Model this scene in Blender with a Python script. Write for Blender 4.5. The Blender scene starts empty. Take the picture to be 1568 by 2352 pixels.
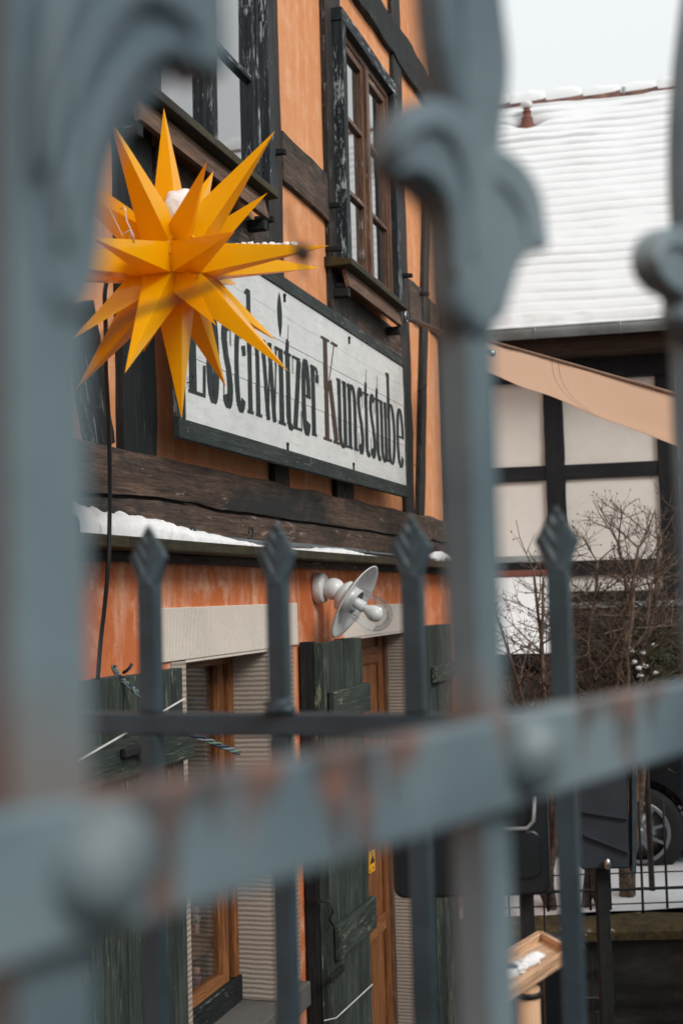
import bpy, math, random
from mathutils import Vector, Matrix, noise
random.seed(7)
R = math.radians
sc = bpy.context.scene
col = sc.collection

# ------------------------------------------------------------------ camera
EYE = 2.7
F, CX, CY = 3050.0, 784.0, 1176.0           # focal length and centre in photo pixels (1568 x 2352)
PITCH, ROLL = math.atan(194/3050.0), R(-1.55)
cam = bpy.data.objects.new('camera', bpy.data.cameras.new('camera'))
col.objects.link(cam); sc.camera = cam
RC = (Matrix.Rotation(R(90)+PITCH, 4, 'X') @ Matrix.Rotation(ROLL, 4, 'Z'))
cam.matrix_world = Matrix.Translation((0, 0, EYE)) @ RC
cam.data.sensor_fit = 'VERTICAL'; cam.data.sensor_height = 36; cam.data.lens = 36*F/2352
cam.data.clip_start = 0.02; cam.data.clip_end = 500
cam.data.dof.use_dof = True; cam.data.dof.focus_distance = 4.3; cam.data.dof.aperture_fstop = 4.5
cam.data.dof.aperture_blades = 7

# ------------------------------------------------------------------ world, sun, exposure
SUN_EL, SUN_AZ = R(36), R(140)               # azimuth clockwise from +Y
w = bpy.data.worlds.new('World'); sc.world = w; w.use_nodes = True
nt = w.node_tree; nt.nodes.clear()
sky = nt.nodes.new('ShaderNodeTexSky'); sky.sky_type = 'NISHITA'; sky.sun_disc = False
sky.sun_elevation = SUN_EL; sky.sun_rotation = SUN_AZ; sky.dust_density = 6; sky.air_density = 1.5
hs = nt.nodes.new('ShaderNodeHueSaturation'); hs.inputs['Saturation'].default_value = 0.2
mx = nt.nodes.new('ShaderNodeMix'); mx.data_type = 'RGBA'; mx.inputs[0].default_value = 0.86
mx.inputs[7].default_value = (8.2, 8.5, 8.6, 1)   # cloud layer
bg = nt.nodes.new('ShaderNodeBackground'); bg.inputs['Strength'].default_value = 0.105
wo = nt.nodes.new('ShaderNodeOutputWorld')
nt.links.new(sky.outputs[0], hs.inputs['Color']); nt.links.new(hs.outputs[0], mx.inputs[6])
# overcast sky: brighter overhead than near the horizon
wc_ = nt.nodes.new('ShaderNodeTexCoord'); sx_ = nt.nodes.new('ShaderNodeSeparateXYZ'); mr = nt.nodes.new('ShaderNodeMapRange')
mr.inputs['From Min'].default_value = 0; mr.inputs['From Max'].default_value = 1; mr.inputs['To Min'].default_value = .70; mr.inputs['To Max'].default_value = .98
nt.links.new(wc_.outputs['Generated'], sx_.inputs[0]); nt.links.new(sx_.outputs[2], mr.inputs['Value'])
vm = nt.nodes.new('ShaderNodeVectorMath'); vm.operation = 'SCALE'; nt.links.new(mx.outputs[2], vm.inputs[0]); nt.links.new(mr.outputs[0], vm.inputs['Scale'])
nt.links.new(vm.outputs[0], bg.inputs['Color']); nt.links.new(bg.outputs[0], wo.inputs['Surface'])
sl = bpy.data.lights.new('sun', 'SUN'); sl.energy = 1.35; sl.angle = R(20); sl.color = (1, .96, .9)
so = bpy.data.objects.new('sun', sl); col.objects.link(so)
sd = Vector((math.sin(SUN_AZ)*math.cos(SUN_EL), math.cos(SUN_AZ)*math.cos(SUN_EL), math.sin(SUN_EL)))
so.rotation_euler = sd.to_track_quat('Z', 'Y').to_euler(); so.location = (6, -4, 12)
sc.view_settings.view_transform = 'Standard'; sc.view_settings.look = 'None'
sc.view_settings.exposure = 0.5; sc.view_settings.gamma = 1
sc.cycles.max_bounces = 8; sc.cycles.transparent_max_bounces = 8
sc.cycles.sample_clamp_indirect = 6

# ------------------------------------------------------------------ photo geometry -> places
def ray(x, y):
    return (RC @ Vector(((x-CX)/F, -(y-CY)/F, -1))).normalized()
O = Vector((0, 0, EYE))
def at(x, y, Y):
    r = ray(x, y); return O + r*(Y/r.y)
def hit(x, y, p, n):
    r = ray(x, y); return O + r*((p-O).dot(n)/r.dot(n))
a_ = ray(1700, 1345); AL = math.atan2(a_.x, a_.y)
WD = 1.9
HN = Vector((math.cos(AL), -math.sin(AL), 0)); HU = Vector((math.sin(AL), math.cos(AL), 0))
def frame(org, ang):                          # rotation about z: local x -> (cos, sin)
    return Matrix.Translation(org) @ Matrix.Rotation(ang, 4, 'Z')
HM = frame(-WD*HN, -AL); HI = HM.inverted()   # house frame: x = out of the wall, y = along it, z = up
def hw(x, y, wo_=0.0):                        # photo pixel -> (u, z) on the plane wo_ in front of the wall
    p = HI @ hit(x, y, HM @ Vector((wo_, 0, 0)), HN); return p.y, p.z
def hu(x, y, wo_=0.0): return hw(x, y, wo_)[0]
def hz(x, y, wo_=0.0): return hw(x, y, wo_)[1]
ID = Matrix.Identity(4)

# ------------------------------------------------------------------ mesh helpers
WMX = {}
def tag(o, label=None, cat=None, group=None, kind=None):
    if label: o['label'] = label
    if cat: o['category'] = cat
    if group: o['group'] = group
    if kind: o['kind'] = kind
    return o
def thing(name, M, label, cat, group=None):
    o = bpy.data.objects.new(name, None); col.objects.link(o)
    o.matrix_world = M; o.empty_display_size = .1; WMX[o.name] = M.copy()
    return tag(o, label, cat, group)
def copy_tree(o, M, label=None):
    def rec(src, parent):
        c = src.copy(); col.objects.link(c); c.parent = parent
        for ch in [k for k in bpy.data.objects if k.parent == src]: rec(ch, c)
        return c
    c = rec(o, None); c.matrix_world = M; WMX[c.name] = M.copy()
    if label: c['label'] = label
    return c
class MB:
    def __init__(s, fr=ID): s.fr = fr; s.v = []; s.f = []; s.ax = []; s.of = []; s.sm = []
    def add(s, vs, fs, ax=(0, 0, 1), smooth=False):
        b = len(s.v); s.v += [Vector(q) for q in vs]; o = (random.random()*9, random.random()*9)
        for f in fs: s.f.append([b+i for i in f]); s.ax.append(Vector(ax)); s.of.append(o); s.sm.append(smooth)
        return s
    def box(s, x0, x1, y0, y1, z0, z1, ax=None):
        x0, x1 = sorted((x0, x1)); y0, y1 = sorted((y0, y1)); z0, z1 = sorted((z0, z1))
        d = (x1-x0, y1-y0, z1-z0)
        if ax is None: ax = [(1, 0, 0), (0, 1, 0), (0, 0, 1)][d.index(max(d))]
        vs = [(x, y, z) for x in (x0, x1) for y in (y0, y1) for z in (z0, z1)]
        return s.add(vs, [(0, 1, 3, 2), (4, 6, 7, 5), (0, 4, 5, 1), (2, 3, 7, 6), (0, 2, 6, 4), (1, 5, 7, 3)], ax)
    def beam(s, p0, p1, a, b, side=(1, 0, 0), seg=1, jit=0.0, taper=1.0):
        p0, p1 = Vector(p0), Vector(p1); d = (p1-p0).normalized(); A = Vector(side); A = (A-d*A.dot(d)).normalized(); B = d.cross(A)
        vs = []; ph = random.random()*50
        for i in range(seg+1):
            t = i/seg; c = p0.lerp(p1, t); k = 1+(taper-1)*t
            for j, (sa, sb) in enumerate(((-1, -1), (1, -1), (1, 1), (-1, 1))):
                q = noise.noise(Vector((i*.55+ph, j*7.3, 0)))*jit; q2 = noise.noise(Vector((i*.55+ph, j*7.3, 9)))*jit
                vs.append(c+A*(sa*a/2*k+q*.4)+B*(sb*b/2*k+q2))
        fs = [(3, 2, 1, 0), tuple(4*seg+j for j in range(4))]
        for i in range(seg):
            for j in range(4): k = (j+1) % 4; fs.append((4*i+j, 4*i+k, 4*i+4+k, 4*i+4+j))
        return s.add(vs, fs, d)
    def timber(s, w0, w1, u0, u1, z0, z1, jit=.008):
        if abs(u1-u0) > abs(z1-z0):
            return s.beam(((w0+w1)/2, u0, (z0+z1)/2), ((w0+w1)/2, u1, (z0+z1)/2), abs(w1-w0), abs(z1-z0), (1, 0, 0), max(3, int(abs(u1-u0)/.12)), jit)
        return s.beam(((w0+w1)/2, (u0+u1)/2, z0), ((w0+w1)/2, (u0+u1)/2, z1), abs(w1-w0), abs(u1-u0), (1, 0, 0), max(3, int(abs(z1-z0)/.12)), jit)
    def tube(s, pts, r, n=8, caps=True):
        pts = [Vector(p) for p in pts]; m = len(pts); rs = r if isinstance(r, (list, tuple)) else [r]*m
        T = [(pts[min(i+1, m-1)]-pts[max(i-1, 0)]).normalized() for i in range(m)]
        A = T[0].orthogonal().normalized(); vs = []
        for i in range(m):
            A = (A-T[i]*A.dot(T[i])).normalized(); B = T[i].cross(A)
            for j in range(n):
                t = 2*math.pi*j/n; vs.append(pts[i]+(A*math.cos(t)+B*math.sin(t))*rs[i])
        fs = [(i*n+j, i*n+(j+1) % n, (i+1)*n+(j+1) % n, (i+1)*n+j) for i in range(m-1) for j in range(n)]
        if caps: fs += [tuple(reversed(range(n))), tuple((m-1)*n+j for j in range(n))]
        return s.add(vs, fs, T[0], smooth=n > 5)
    def lathe(s, prof, org, axis, n=24, smooth=True):
        org = Vector(org); D = Vector(axis).normalized(); A = D.orthogonal().normalized(); B = D.cross(A); vs = []
        for r_, h in prof:
            for j in range(n):
                t = 2*math.pi*j/n; vs.append(org+D*h+(A*math.cos(t)+B*math.sin(t))*max(r_, 1e-5))
        fs = [(i*n+j, i*n+(j+1) % n, (i+1)*n+(j+1) % n, (i+1)*n+j) for i in range(len(prof)-1) for j in range(n)]
        return s.add(vs, fs, D, smooth)
    def grid(s, fn, nu, nv, ax=(1, 0, 0), smooth=True):
        vs = [fn(i/nu, j/nv) for j in range(nv+1) for i in range(nu+1)]
        fs = [(j*(nu+1)+i, j*(nu+1)+i+1, (j+1)*(nu+1)+i+1, (j+1)*(nu+1)+i) for j in range(nv) for i in range(nu)]
        return s.add(vs, fs, ax, smooth)
    def prism(s, front, back, ax=(0, 0, 1), smooth=False):
        n = len(front)
        return s.add(list(front)+list(back), [tuple(range(n)), tuple(reversed(range(n, 2*n)))]+[(i, i+n, (i+1) % n+n, (i+1) % n) for i in range(n)], ax, smooth)
    def blob(s, c, rx, ry, rz, rough=.2, nu=14, nv=9, seed=0):
        c = Vector(c)
        def fn(a, b):
            th = a*2*math.pi; ph = (b-.5)*math.pi
            d = Vector((math.cos(th)*math.cos(ph), math.sin(th)*math.cos(ph), math.sin(ph)))
            k = 1+rough*noise.noise(d*1.7+Vector((seed*3.1, 0, 0)))*2
            return c+Vector((d.x*rx*k, d.y*ry*k, d.z*rz*k))
        return s.grid(fn, nu, nv)
    def build(s, name, m, parent=None, bevel=0, fr=None, weld=False, origin=None):
        M = (fr or s.fr)
        if parent is not None: base = WMX[parent.name]
        else: base = Matrix.Translation(origin) if origin is not None else (Matrix.Translation(M @ (sum(s.v, Vector())/len(s.v))))
        T = base.inverted() @ M
        me = bpy.data.meshes.new(name); me.from_pydata([T @ q for q in s.v], [], s.f)
        uv = me.uv_layers.new(name='UVMap'); R3 = T.to_3x3()
        for p, ax, of, sm in zip(me.polygons, s.ax, s.of, s.sm):
            p.use_smooth = sm; A = R3 @ ax; N = p.normal
            if abs(N.dot(A)) > .9: A = A.orthogonal()
            A = (A-N*A.dot(N)).normalized(); B = N.cross(A)
            for li in p.loop_indices:
                q = me.vertices[me.loops[li].vertex_index].co; uv.data[li].uv = (q.dot(A)+of[0], q.dot(B)+of[1])
        me.materials.append(m); o = bpy.data.objects.new(name, me); col.objects.link(o)
        if parent is not None: o.parent = parent
        else: o.matrix_world = base
        WMX[o.name] = base.copy()
        if bevel:
            b = o.modifiers.new('b', 'BEVEL'); b.width = bevel; b.segments = 2; b.limit_method = 'ANGLE'; b.angle_limit = R(35)
        return o

# ------------------------------------------------------------------ materials
MATS = {}
class NG:
    def __init__(s, name):
        s.m = bpy.data.materials.new(name); s.m.use_nodes = True; s.t = s.m.node_tree; s.t.nodes.clear()
        s.out = s.n('ShaderNodeOutputMaterial'); s.p = s.n('ShaderNodeBsdfPrincipled'); s.l(s.p.outputs[0], s.out.inputs[0]); MATS[name] = s.m
    def n(s, t): return s.t.nodes.new(t)
    def l(s, a, b): s.t.links.new(a, b)
    def coord(s, kind='Object', scale=(1, 1, 1), rnd=True):
        c = s.n('ShaderNodeTexCoord'); mp = s.n('ShaderNodeMapping'); mp.inputs['Scale'].default_value = scale
        s.l(c.outputs[kind], mp.inputs['Vector']); return mp.outputs[0]
    def noise(s, vec, scale=5, detail=5, rough=.6, dist=0):
        n = s.n('ShaderNodeTexNoise'); n.inputs['Scale'].default_value = scale; n.inputs['Detail'].default_value = detail
        n.inputs['Roughness'].default_value = rough; n.inputs['Distortion'].default_value = dist; s.l(vec, n.inputs['Vector']); return n.outputs[0]
    def ramp(s, fac, stops):
        r = s.n('ShaderNodeValToRGB'); e = r.color_ramp.elements
        while len(e) < len(stops): e.new(.5)
        for k, (p, c) in zip(e, stops): k.position = p; k.color = (*c, 1) if len(c) == 3 else c
        s.l(fac, r.inputs[0]); return r.outputs[0]
    def mix(s, fac, a, b, mode='MIX'):
        m = s.n('ShaderNodeMix'); m.data_type = 'RGBA'; m.blend_type = mode
        for v, i in ((fac, 0), (a, 6), (b, 7)):
            if isinstance(v, (int, float)): m.inputs[i].default_value = v
            elif isinstance(v, tuple): m.inputs[i].default_value = (*v, 1)
            else: s.l(v, m.inputs[i])
        return m.outputs[2]
    def math(s, op, a, b=0.0, c=0.0):
        m = s.n('ShaderNodeMath'); m.operation = op
        for v, i in ((a, 0), (b, 1), (c, 2)):
            if isinstance(v, (int, float)): m.inputs[i].default_value = v
            else: s.l(v, m.inputs[i])
        return m.outputs[0]
    def sep(s, vec):
        x = s.n('ShaderNodeSeparateXYZ'); s.l(vec, x.inputs[0]); return x.outputs
    def bump(s, h, st=.3, d=.01):
        b = s.n('ShaderNodeBump'); b.inputs['Strength'].default_value = st; b.inputs['Distance'].default_value = d
        s.l(h, b.inputs['Height']); s.l(b.outputs[0], s.p.inputs['Normal'])
    def base(s, c, rough=.7, metal=0, spec=None):
        if isinstance(c, tuple): s.p.inputs['Base Color'].default_value = (*c, 1)
        else: s.l(c, s.p.inputs['Base Color'])
        if isinstance(rough, (int, float)): s.p.inputs['Roughness'].default_value = rough
        else: s.l(rough, s.p.inputs['Roughness'])
        s.p.inputs['Metallic'].default_value = metal
        if spec is not None: s.p.inputs['Specular IOR Level'].default_value = spec
        return s.m

def wood(name, dark, mid, light, fleck=None, fl=.66, rough=.75, bump=.5, moss=None, blotch=None):
    g = NG(name); uvc = g.n('ShaderNodeTexCoord'); oi = g.n('ShaderNodeObjectInfo')
    ad = g.n('ShaderNodeVectorMath'); ad.operation = 'ADD'; cb = g.n('ShaderNodeCombineXYZ')
    g.l(oi.outputs['Random'], cb.inputs['Z']); g.l(uvc.outputs['UV'], ad.inputs[0]); g.l(cb.outputs[0], ad.inputs[1])
    def mp(sx, sy):
        m = g.n('ShaderNodeMapping'); m.inputs['Scale'].default_value = (sx, sy, 7); g.l(ad.outputs[0], m.inputs['Vector']); return m.outputs[0]
    grain = g.noise(mp(3, 75), 1, 6, .65, .6); patch = g.noise(mp(2.2, 7), 1, 5, .6, .3); fine = g.noise(mp(14, 260), 1, 3, .6)
    c = g.ramp(g.math('ADD', g.math('MULTIPLY', grain, .55), g.math('MULTIPLY', patch, .45)), [(.36, dark), (.5, mid), (.66, light)])
    c = g.mix(g.ramp(fine, [(.40, (.55, .55, .55)), (.6, (0, 0, 0))]), c, tuple(q*.35 for q in dark))
    if fleck:
        fn = g.noise(mp(9, 55), 1, 4, .75, .2); pn = g.noise(mp(1.1, 3.5), 1, 3, .5)
        k = g.ramp(g.math('MULTIPLY', fn, g.math('ADD', pn, .5)), [(fl-.04, (0, 0, 0)), (fl+.02, (1, 1, 1))])
        c = g.mix(k, c, fleck)
    if blotch:
        c = g.mix(g.ramp(g.noise(mp(1.0, 2.6), 1, 7, .62, .5), [(.42, (.9, .9, .9)), (.49, (0, 0, 0))]), c, g.mix(grain, blotch, tuple(q*3.2 for q in blotch)))
    if moss:
        c = g.mix(g.ramp(g.noise(mp(3, 5), 1, 5, .65), [(.45, (0, 0, 0)), (.62, (.85, .85, .85))]), c, moss)
    g.base(c, rough, spec=.3); g.bump(g.math('ADD', grain, g.math('MULTIPLY', fine, .5)), bump, .006)
    return g.m
W_BLACK = wood('timber_black', (.003, .005, .006), (.010, .013, .015), (.030, .032, .033), (.15, .17, .17), .69)
W_POST = wood('timber_post', (.006, .007, .008), (.026, .023, .021), (.075, .060, .050), (.17, .16, .15), .71)
W_BROWN = wood('timber_brown', (.018, .013, .010), (.085, .054, .038), (.20, .13, .092), (.24, .19, .16), .70, blotch=(.006, .007, .008))
W_PLANK = wood('plank_brown', (.06, .035, .024), (.16, .092, .060), (.27, .17, .12), None)
W_CASE = wood('casing_worn', (.006, .009, .012), (.020, .027, .032), (.060, .070, .076), (.36, .39, .40), .62)
W_SASH = wood('sash_wood', (.05, .025, .015), (.155, .075, .04), (.30, .165, .10), (.33, .30, .28), .70, .5)
W_DOOR = wood('door_wood', (.10, .035, .012), (.28, .105, .035), (.42, .19, .075), None, rough=.5)
W_GREEN = wood('shutter_green', (.012, .018, .016), (.038, .052, .045), (.10, .12, .098), (.19, .20, .14), .66)
W_DRIP = wood('drip_board', (.012, .011, .009), (.034, .028, .019), (.075, .058, .034), None, moss=(.055, .045, .010))
W_FRAMEB = wood('sign_frame_wood', (.012, .018, .018), (.030, .043, .041), (.078, .095, .088), (.14, .16, .15), .66)
W_PALE = wood('pale_wood', (.52, .30, .17), (.72, .46, .28), (.80, .58, .40), None, rough=.6)
W_EAVE = wood('eave_wood', (.02, .013, .01), (.055, .033, .022), (.10, .058, .036), None)
W_FAR = wood('far_timber', (.006, .007, .009), (.013, .014, .017), (.028, .028, .03), None)

def plaster(name, base, pale, deep, streak=.5, bumpk=.35, sx=11):
    g = NG(name); o = g.coord('Object'); st = g.coord('Object', (1, sx, 1.1))
    a = g.noise(o, 1.6, 6, .6, .3); b = g.noise(st, 1, 6, .7, .4); f = g.noise(o, 160, 3, .6); m = g.noise(o, 9, 5, .6)
    c = g.mix(g.ramp(a, [(.3, (0, 0, 0)), (.7, (1, 1, 1))]), base, deep)
    c = g.mix(g.ramp(b, [(.50, (0, 0, 0)), (.72, (streak,)*3)]), c, pale)
    c = g.mix(g.ramp(m, [(.50, (0, 0, 0)), (.70, (streak*.8,)*3)]), c, pale); c = g.mix(g.ramp(g.noise(o, 4.3, 7, .7, .8), [(.52, (0, 0, 0)), (.66, (.5, .5, .5))]), c, deep)
    cr = g.n('ShaderNodeTexVoronoi'); cr.feature = 'DISTANCE_TO_EDGE'; cr.inputs['Scale'].default_value = 3.2; dv = g.n('ShaderNodeVectorMath'); dv.operation = 'ADD'; g.l(o, dv.inputs[0]); nz = g.n('ShaderNodeTexNoise'); nz.inputs['Scale'].default_value = 5; g.l(o, nz.inputs['Vector']); g.l(nz.outputs['Color'], dv.inputs[1]); g.l(dv.outputs[0], cr.inputs['Vector'])
    c = g.mix(g.math('MULTIPLY', g.ramp(cr.outputs['Distance'], [(.0, (.7, .7, .7)), (.006, (0, 0, 0))]), g.ramp(a, [(.5, (0, 0, 0)), (.6, (1, 1, 1))])), c, tuple(q*.45 for q in deep))
    c = g.mix(g.ramp(f, [(.40, (.3, .3, .3)), (.55, (0, 0, 0))]), c, tuple(q*.6 for q in base))
    g.base(c, .9, spec=.15); g.bump(g.math('ADD', g.math('MULTIPLY', f, .6), m), bumpk, .006); return g.m
P_UP = plaster('plaster_orange', (.74, .34, .165), (.82, .49, .32), (.62, .235, .09), .6, .6)
P_LOW = plaster('plaster_deep_orange', (.68, .22, .085), (.82, .52, .38), (.50, .125, .038), .85, .35, 6)
P_CREAM = plaster('plaster_cream', (.80, .775, .73), (.84, .82, .78), (.72, .69, .64), .3)

def stone(name, c0, c1, ribs, axis):
    g = NG(name); o = g.coord('Object'); x = g.sep(o)
    n1 = g.noise(o, 5, 6, .65); n2 = g.noise(o, 90, 4, .7)
    wob = g.math('ADD', g.math('MULTIPLY', x[axis], ribs), g.math('MULTIPLY', n1, 7.0))
    rib = g.math('SINE', wob)
    c = g.mix(n1, c0, c1); c = g.mix(g.ramp(n2, [(.35, (.3, .3, .3)), (.5, (0, 0, 0))]), c, tuple(q*.6 for q in c0))
    c = g.mix(g.ramp(g.noise(o, 2.5, 5, .6), [(.45, (0, 0, 0)), (.7, (.35, .35, .35))]), c, tuple(q*.6 for q in c0))
    c = g.mix(g.math('MULTIPLY', g.math('ADD', rib, 1), .07), c, tuple(q*.45 for q in c0))
    g.base(c, .9, spec=.15); g.bump(g.math('ADD', g.math('MULTIPLY', rib, .7), n2), .38, .006); return g.m
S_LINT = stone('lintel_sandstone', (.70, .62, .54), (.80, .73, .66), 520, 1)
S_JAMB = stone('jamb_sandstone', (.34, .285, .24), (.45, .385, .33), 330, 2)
S_SILL = stone('sill_stone', (.10, .095, .09), (.16, .15, .14), 20, 2)

def simple(name, c, rough=.5, metal=0, var=.15, scale=12, bump=.1, spec=None, alt=None):
    g = NG(name); o = g.coord('Object'); n = g.noise(o, scale, 5, .6)
    cc = g.mix(g.ramp(n, [(.35, (0, 0, 0)), (.65, (1, 1, 1))]), tuple(q*(1-var) for q in c), alt or tuple(min(1, q*(1+var)) for q in c))
    g.base(cc, rough, metal, spec)
    if bump: g.bump(g.noise(o, scale*6, 4, .6), bump, .003)
    return g.m
M_FENCE = simple('fence_paint', (.026, .048, .062), .42, 0, .25, 14, .25)
M_WHITE = simple('lamp_enamel', (.62, .63, .63), .3, 0, .08, 20, .05)
M_BLACK = simple('black_plastic', (.008, .010, .012), .28, 0, .2, 10, .05)
M_CABLE = simple('cable_rubber', (.010, .012, .014), .45)
M_GCABLE = simple('grey_cable', (.09, .11, .12), .5)
M_IRON = simple('dark_iron', (.012, .013, .014), .55, .3, .4, 30, .2)
M_STEEL = simple('steel', (.42, .44, .45), .3, .9, .1)
M_ZINC = simple('zinc_gutter', (.30, .34, .345), .5, .35, .25, 3, .1)
M_TERRA = simple('terracotta', (.27, .080, .052), .8, 0, .3, 8, .3, alt=(.15, .055, .042))
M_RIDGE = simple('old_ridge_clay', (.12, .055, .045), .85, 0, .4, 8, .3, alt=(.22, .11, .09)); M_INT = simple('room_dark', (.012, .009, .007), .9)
M_BRANCH = simple('bark', (.075, .048, .033), .85, 0, .45, 25, .3, alt=(.17, .115, .08))
M_BRANCH2 = simple('bark_dark', (.035, .024, .018), .9, 0, .45, 25, .3)
M_HEDGE = simple('needles', (.035, .042, .012), .8, 0, .5, 30, .2)
M_TYRE = simple('tyre_rubber', (.010, .010, .011), .8)
M_RIM = simple('alloy', (.22, .24, .26), .35, .6, .1)
M_CARP = simple('car_paint', (.012, .014, .017), .2, 0, .1)
M_BOX2 = simple('slate_metal', (.015, .020, .028), .5, 0, .2)
M_SKIN = simple('figurine_skin', (.62, .32, .20), .45)
M_BLUE = simple('glaze_blue', (.05, .10, .17), .25)
M_PURP = simple('glaze_purple', (.25, .12, .22), .4)
M_CREAMG = simple('glaze_cream', (.5, .45, .36), .4)
M_RED = simple('glaze_red', (.38, .06, .03), .4)
M_PINE = simple('shelf_wood', (.24, .105, .045), .55, 0, .3, 9)
M_STRING = simple('string', (.60, .60, .57), .7)
M_SB = simple('strand_blue', (.02, .035, .07), .6); M_SG = simple('strand_green', (.09, .16, .12), .6); M_SW = simple('strand_pale', (.14, .17, .19), .6)
M_YEL = simple('sticker_yellow', (.80, .40, .02), .45, 0, .05)
M_INK = simple('ink_black', (.008, .008, .008), .6)
M_GRAVEL = simple('wet_paving', (.030, .026, .024), .6, 0, .5, 5, .8)

def snow(name, c=(.80, .81, .82)):
    g = NG(name); o = g.coord('Object'); n = g.noise(o, 6, 6, .65); f = g.noise(o, 55, 4, .7)
    g.base(g.mix(n, tuple(q*.95 for q in c), c), .65, spec=.25); g.bump(g.math('ADD', n, g.math('MULTIPLY', f, .5)), .6, .012)
    g.p.inputs['Subsurface Weight'].default_value = .12; g.p.inputs['Subsurface Radius'].default_value = (.02, .025, .03); return g.m
M_SNOW = snow('snow'); M_RSNOW = snow('roof_snow', (.72, .735, .745))

# star plastic: translucent warm yellow
g = NG('star_plastic'); o = g.coord('Object'); n = g.noise(o, 7, 4, .6)
cst = g.mix(n, (1.0, .52, .0), (1.0, .62, .002)); g.base(cst, .5, spec=.15); g.p.inputs['Coat Weight'].default_value = .8; g.p.inputs['Coat Roughness'].default_value = .12; g.p.inputs['Coat IOR'].default_value = 1.45
tr = g.n('ShaderNodeBsdfTranslucent'); g.l(cst, tr.inputs[0]); ms = g.n('ShaderNodeMixShader'); ms.inputs[0].default_value = .38
g.l(g.p.outputs[0], ms.inputs[1]); g.l(tr.outputs[0], ms.inputs[2]); g.l(ms.outputs[0], g.out.inputs[0])
g.bump(g.noise(o, 40, 3, .5), .05, .002); M_STAR = g.m
# panes that mirror the pale sky
g = NG('window_glass'); g.base((.02, .022, .024), .03, spec=.9); o = g.coord('Object'); g.bump(g.noise(o, 2.5, 2, .5), .05, .01)
g.p.inputs['Coat Weight'].default_value = 1.0; g.p.inputs['Coat Roughness'].default_value = .02; g.p.inputs['IOR'].default_value = 2.2; M_PANE = g.m
# clear glass
g = NG('clear_glass'); gl = g.n('ShaderNodeBsdfGlass'); gl.inputs['IOR'].default_value = 1.12; gl.inputs['Roughness'].default_value = .0
gl.inputs['Color'].default_value = (.96, .97, .97, 1); tp = g.n('ShaderNodeBsdfTransparent'); gy = g.n('ShaderNodeBsdfGlossy'); gy.inputs['Roughness'].default_value = .03
fr_ = g.n('ShaderNodeFresnel'); fr_.inputs['IOR'].default_value = 1.5; m1 = g.n('ShaderNodeMixShader'); g.l(g.math('MULTIPLY', fr_.outputs[0], .55), m1.inputs[0]); g.l(tp.outputs[0], m1.inputs[1]); g.l(gy.outputs[0], m1.inputs[2])
tp.inputs[0].default_value = (.97, .98, .98, 1); g.l(m1.outputs[0], g.out.inputs[0]); M_CLEAR = g.m
# signboard paint
g = NG('sign_white'); o = g.coord('Object'); st = g.coord('Object', (1, 2.2, 14))
n = g.noise(o, 4, 7, .7); f = g.noise(st, 3, 6, .75); sp = g.noise(o, 26, 5, .7)
c = g.mix(g.ramp(n, [(.3, (0, 0, 0)), (.7, (1, 1, 1))]), (.56, .58, .575), (.68, .695, .685))
c = g.mix(g.ramp(f, [(.50, (0, 0, 0)), (.72, (.65, .65, .65))]), c, (.40, .43, .43)); c = g.mix(g.ramp(sp, [(.66, (0, 0, 0)), (.74, (.6, .6, .6))]), c, (.28, .31, .31))
g.base(c, .7, spec=.2); g.bump(f, .2, .003); M_SIGNW = g.m
def ink(name, c, c2):
    g = NG(name); o = g.coord('Object'); sp = g.noise(o, 38, 6, .75); n = g.noise(o, 5, 4, .6)
    cc = g.mix(n, c, c2); cc = g.mix(g.ramp(sp, [(.60, (0, 0, 0)), (.70, (.55, .55, .55))]), cc, (.30, .33, .33)); g.base(cc, .7, spec=.2); return g.m
M_LET = ink('letter_paint', (.012, .020, .022), (.034, .046, .046)); M_LETB = ink('letter_brown', (.055, .033, .026), (.075, .048, .04))
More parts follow.
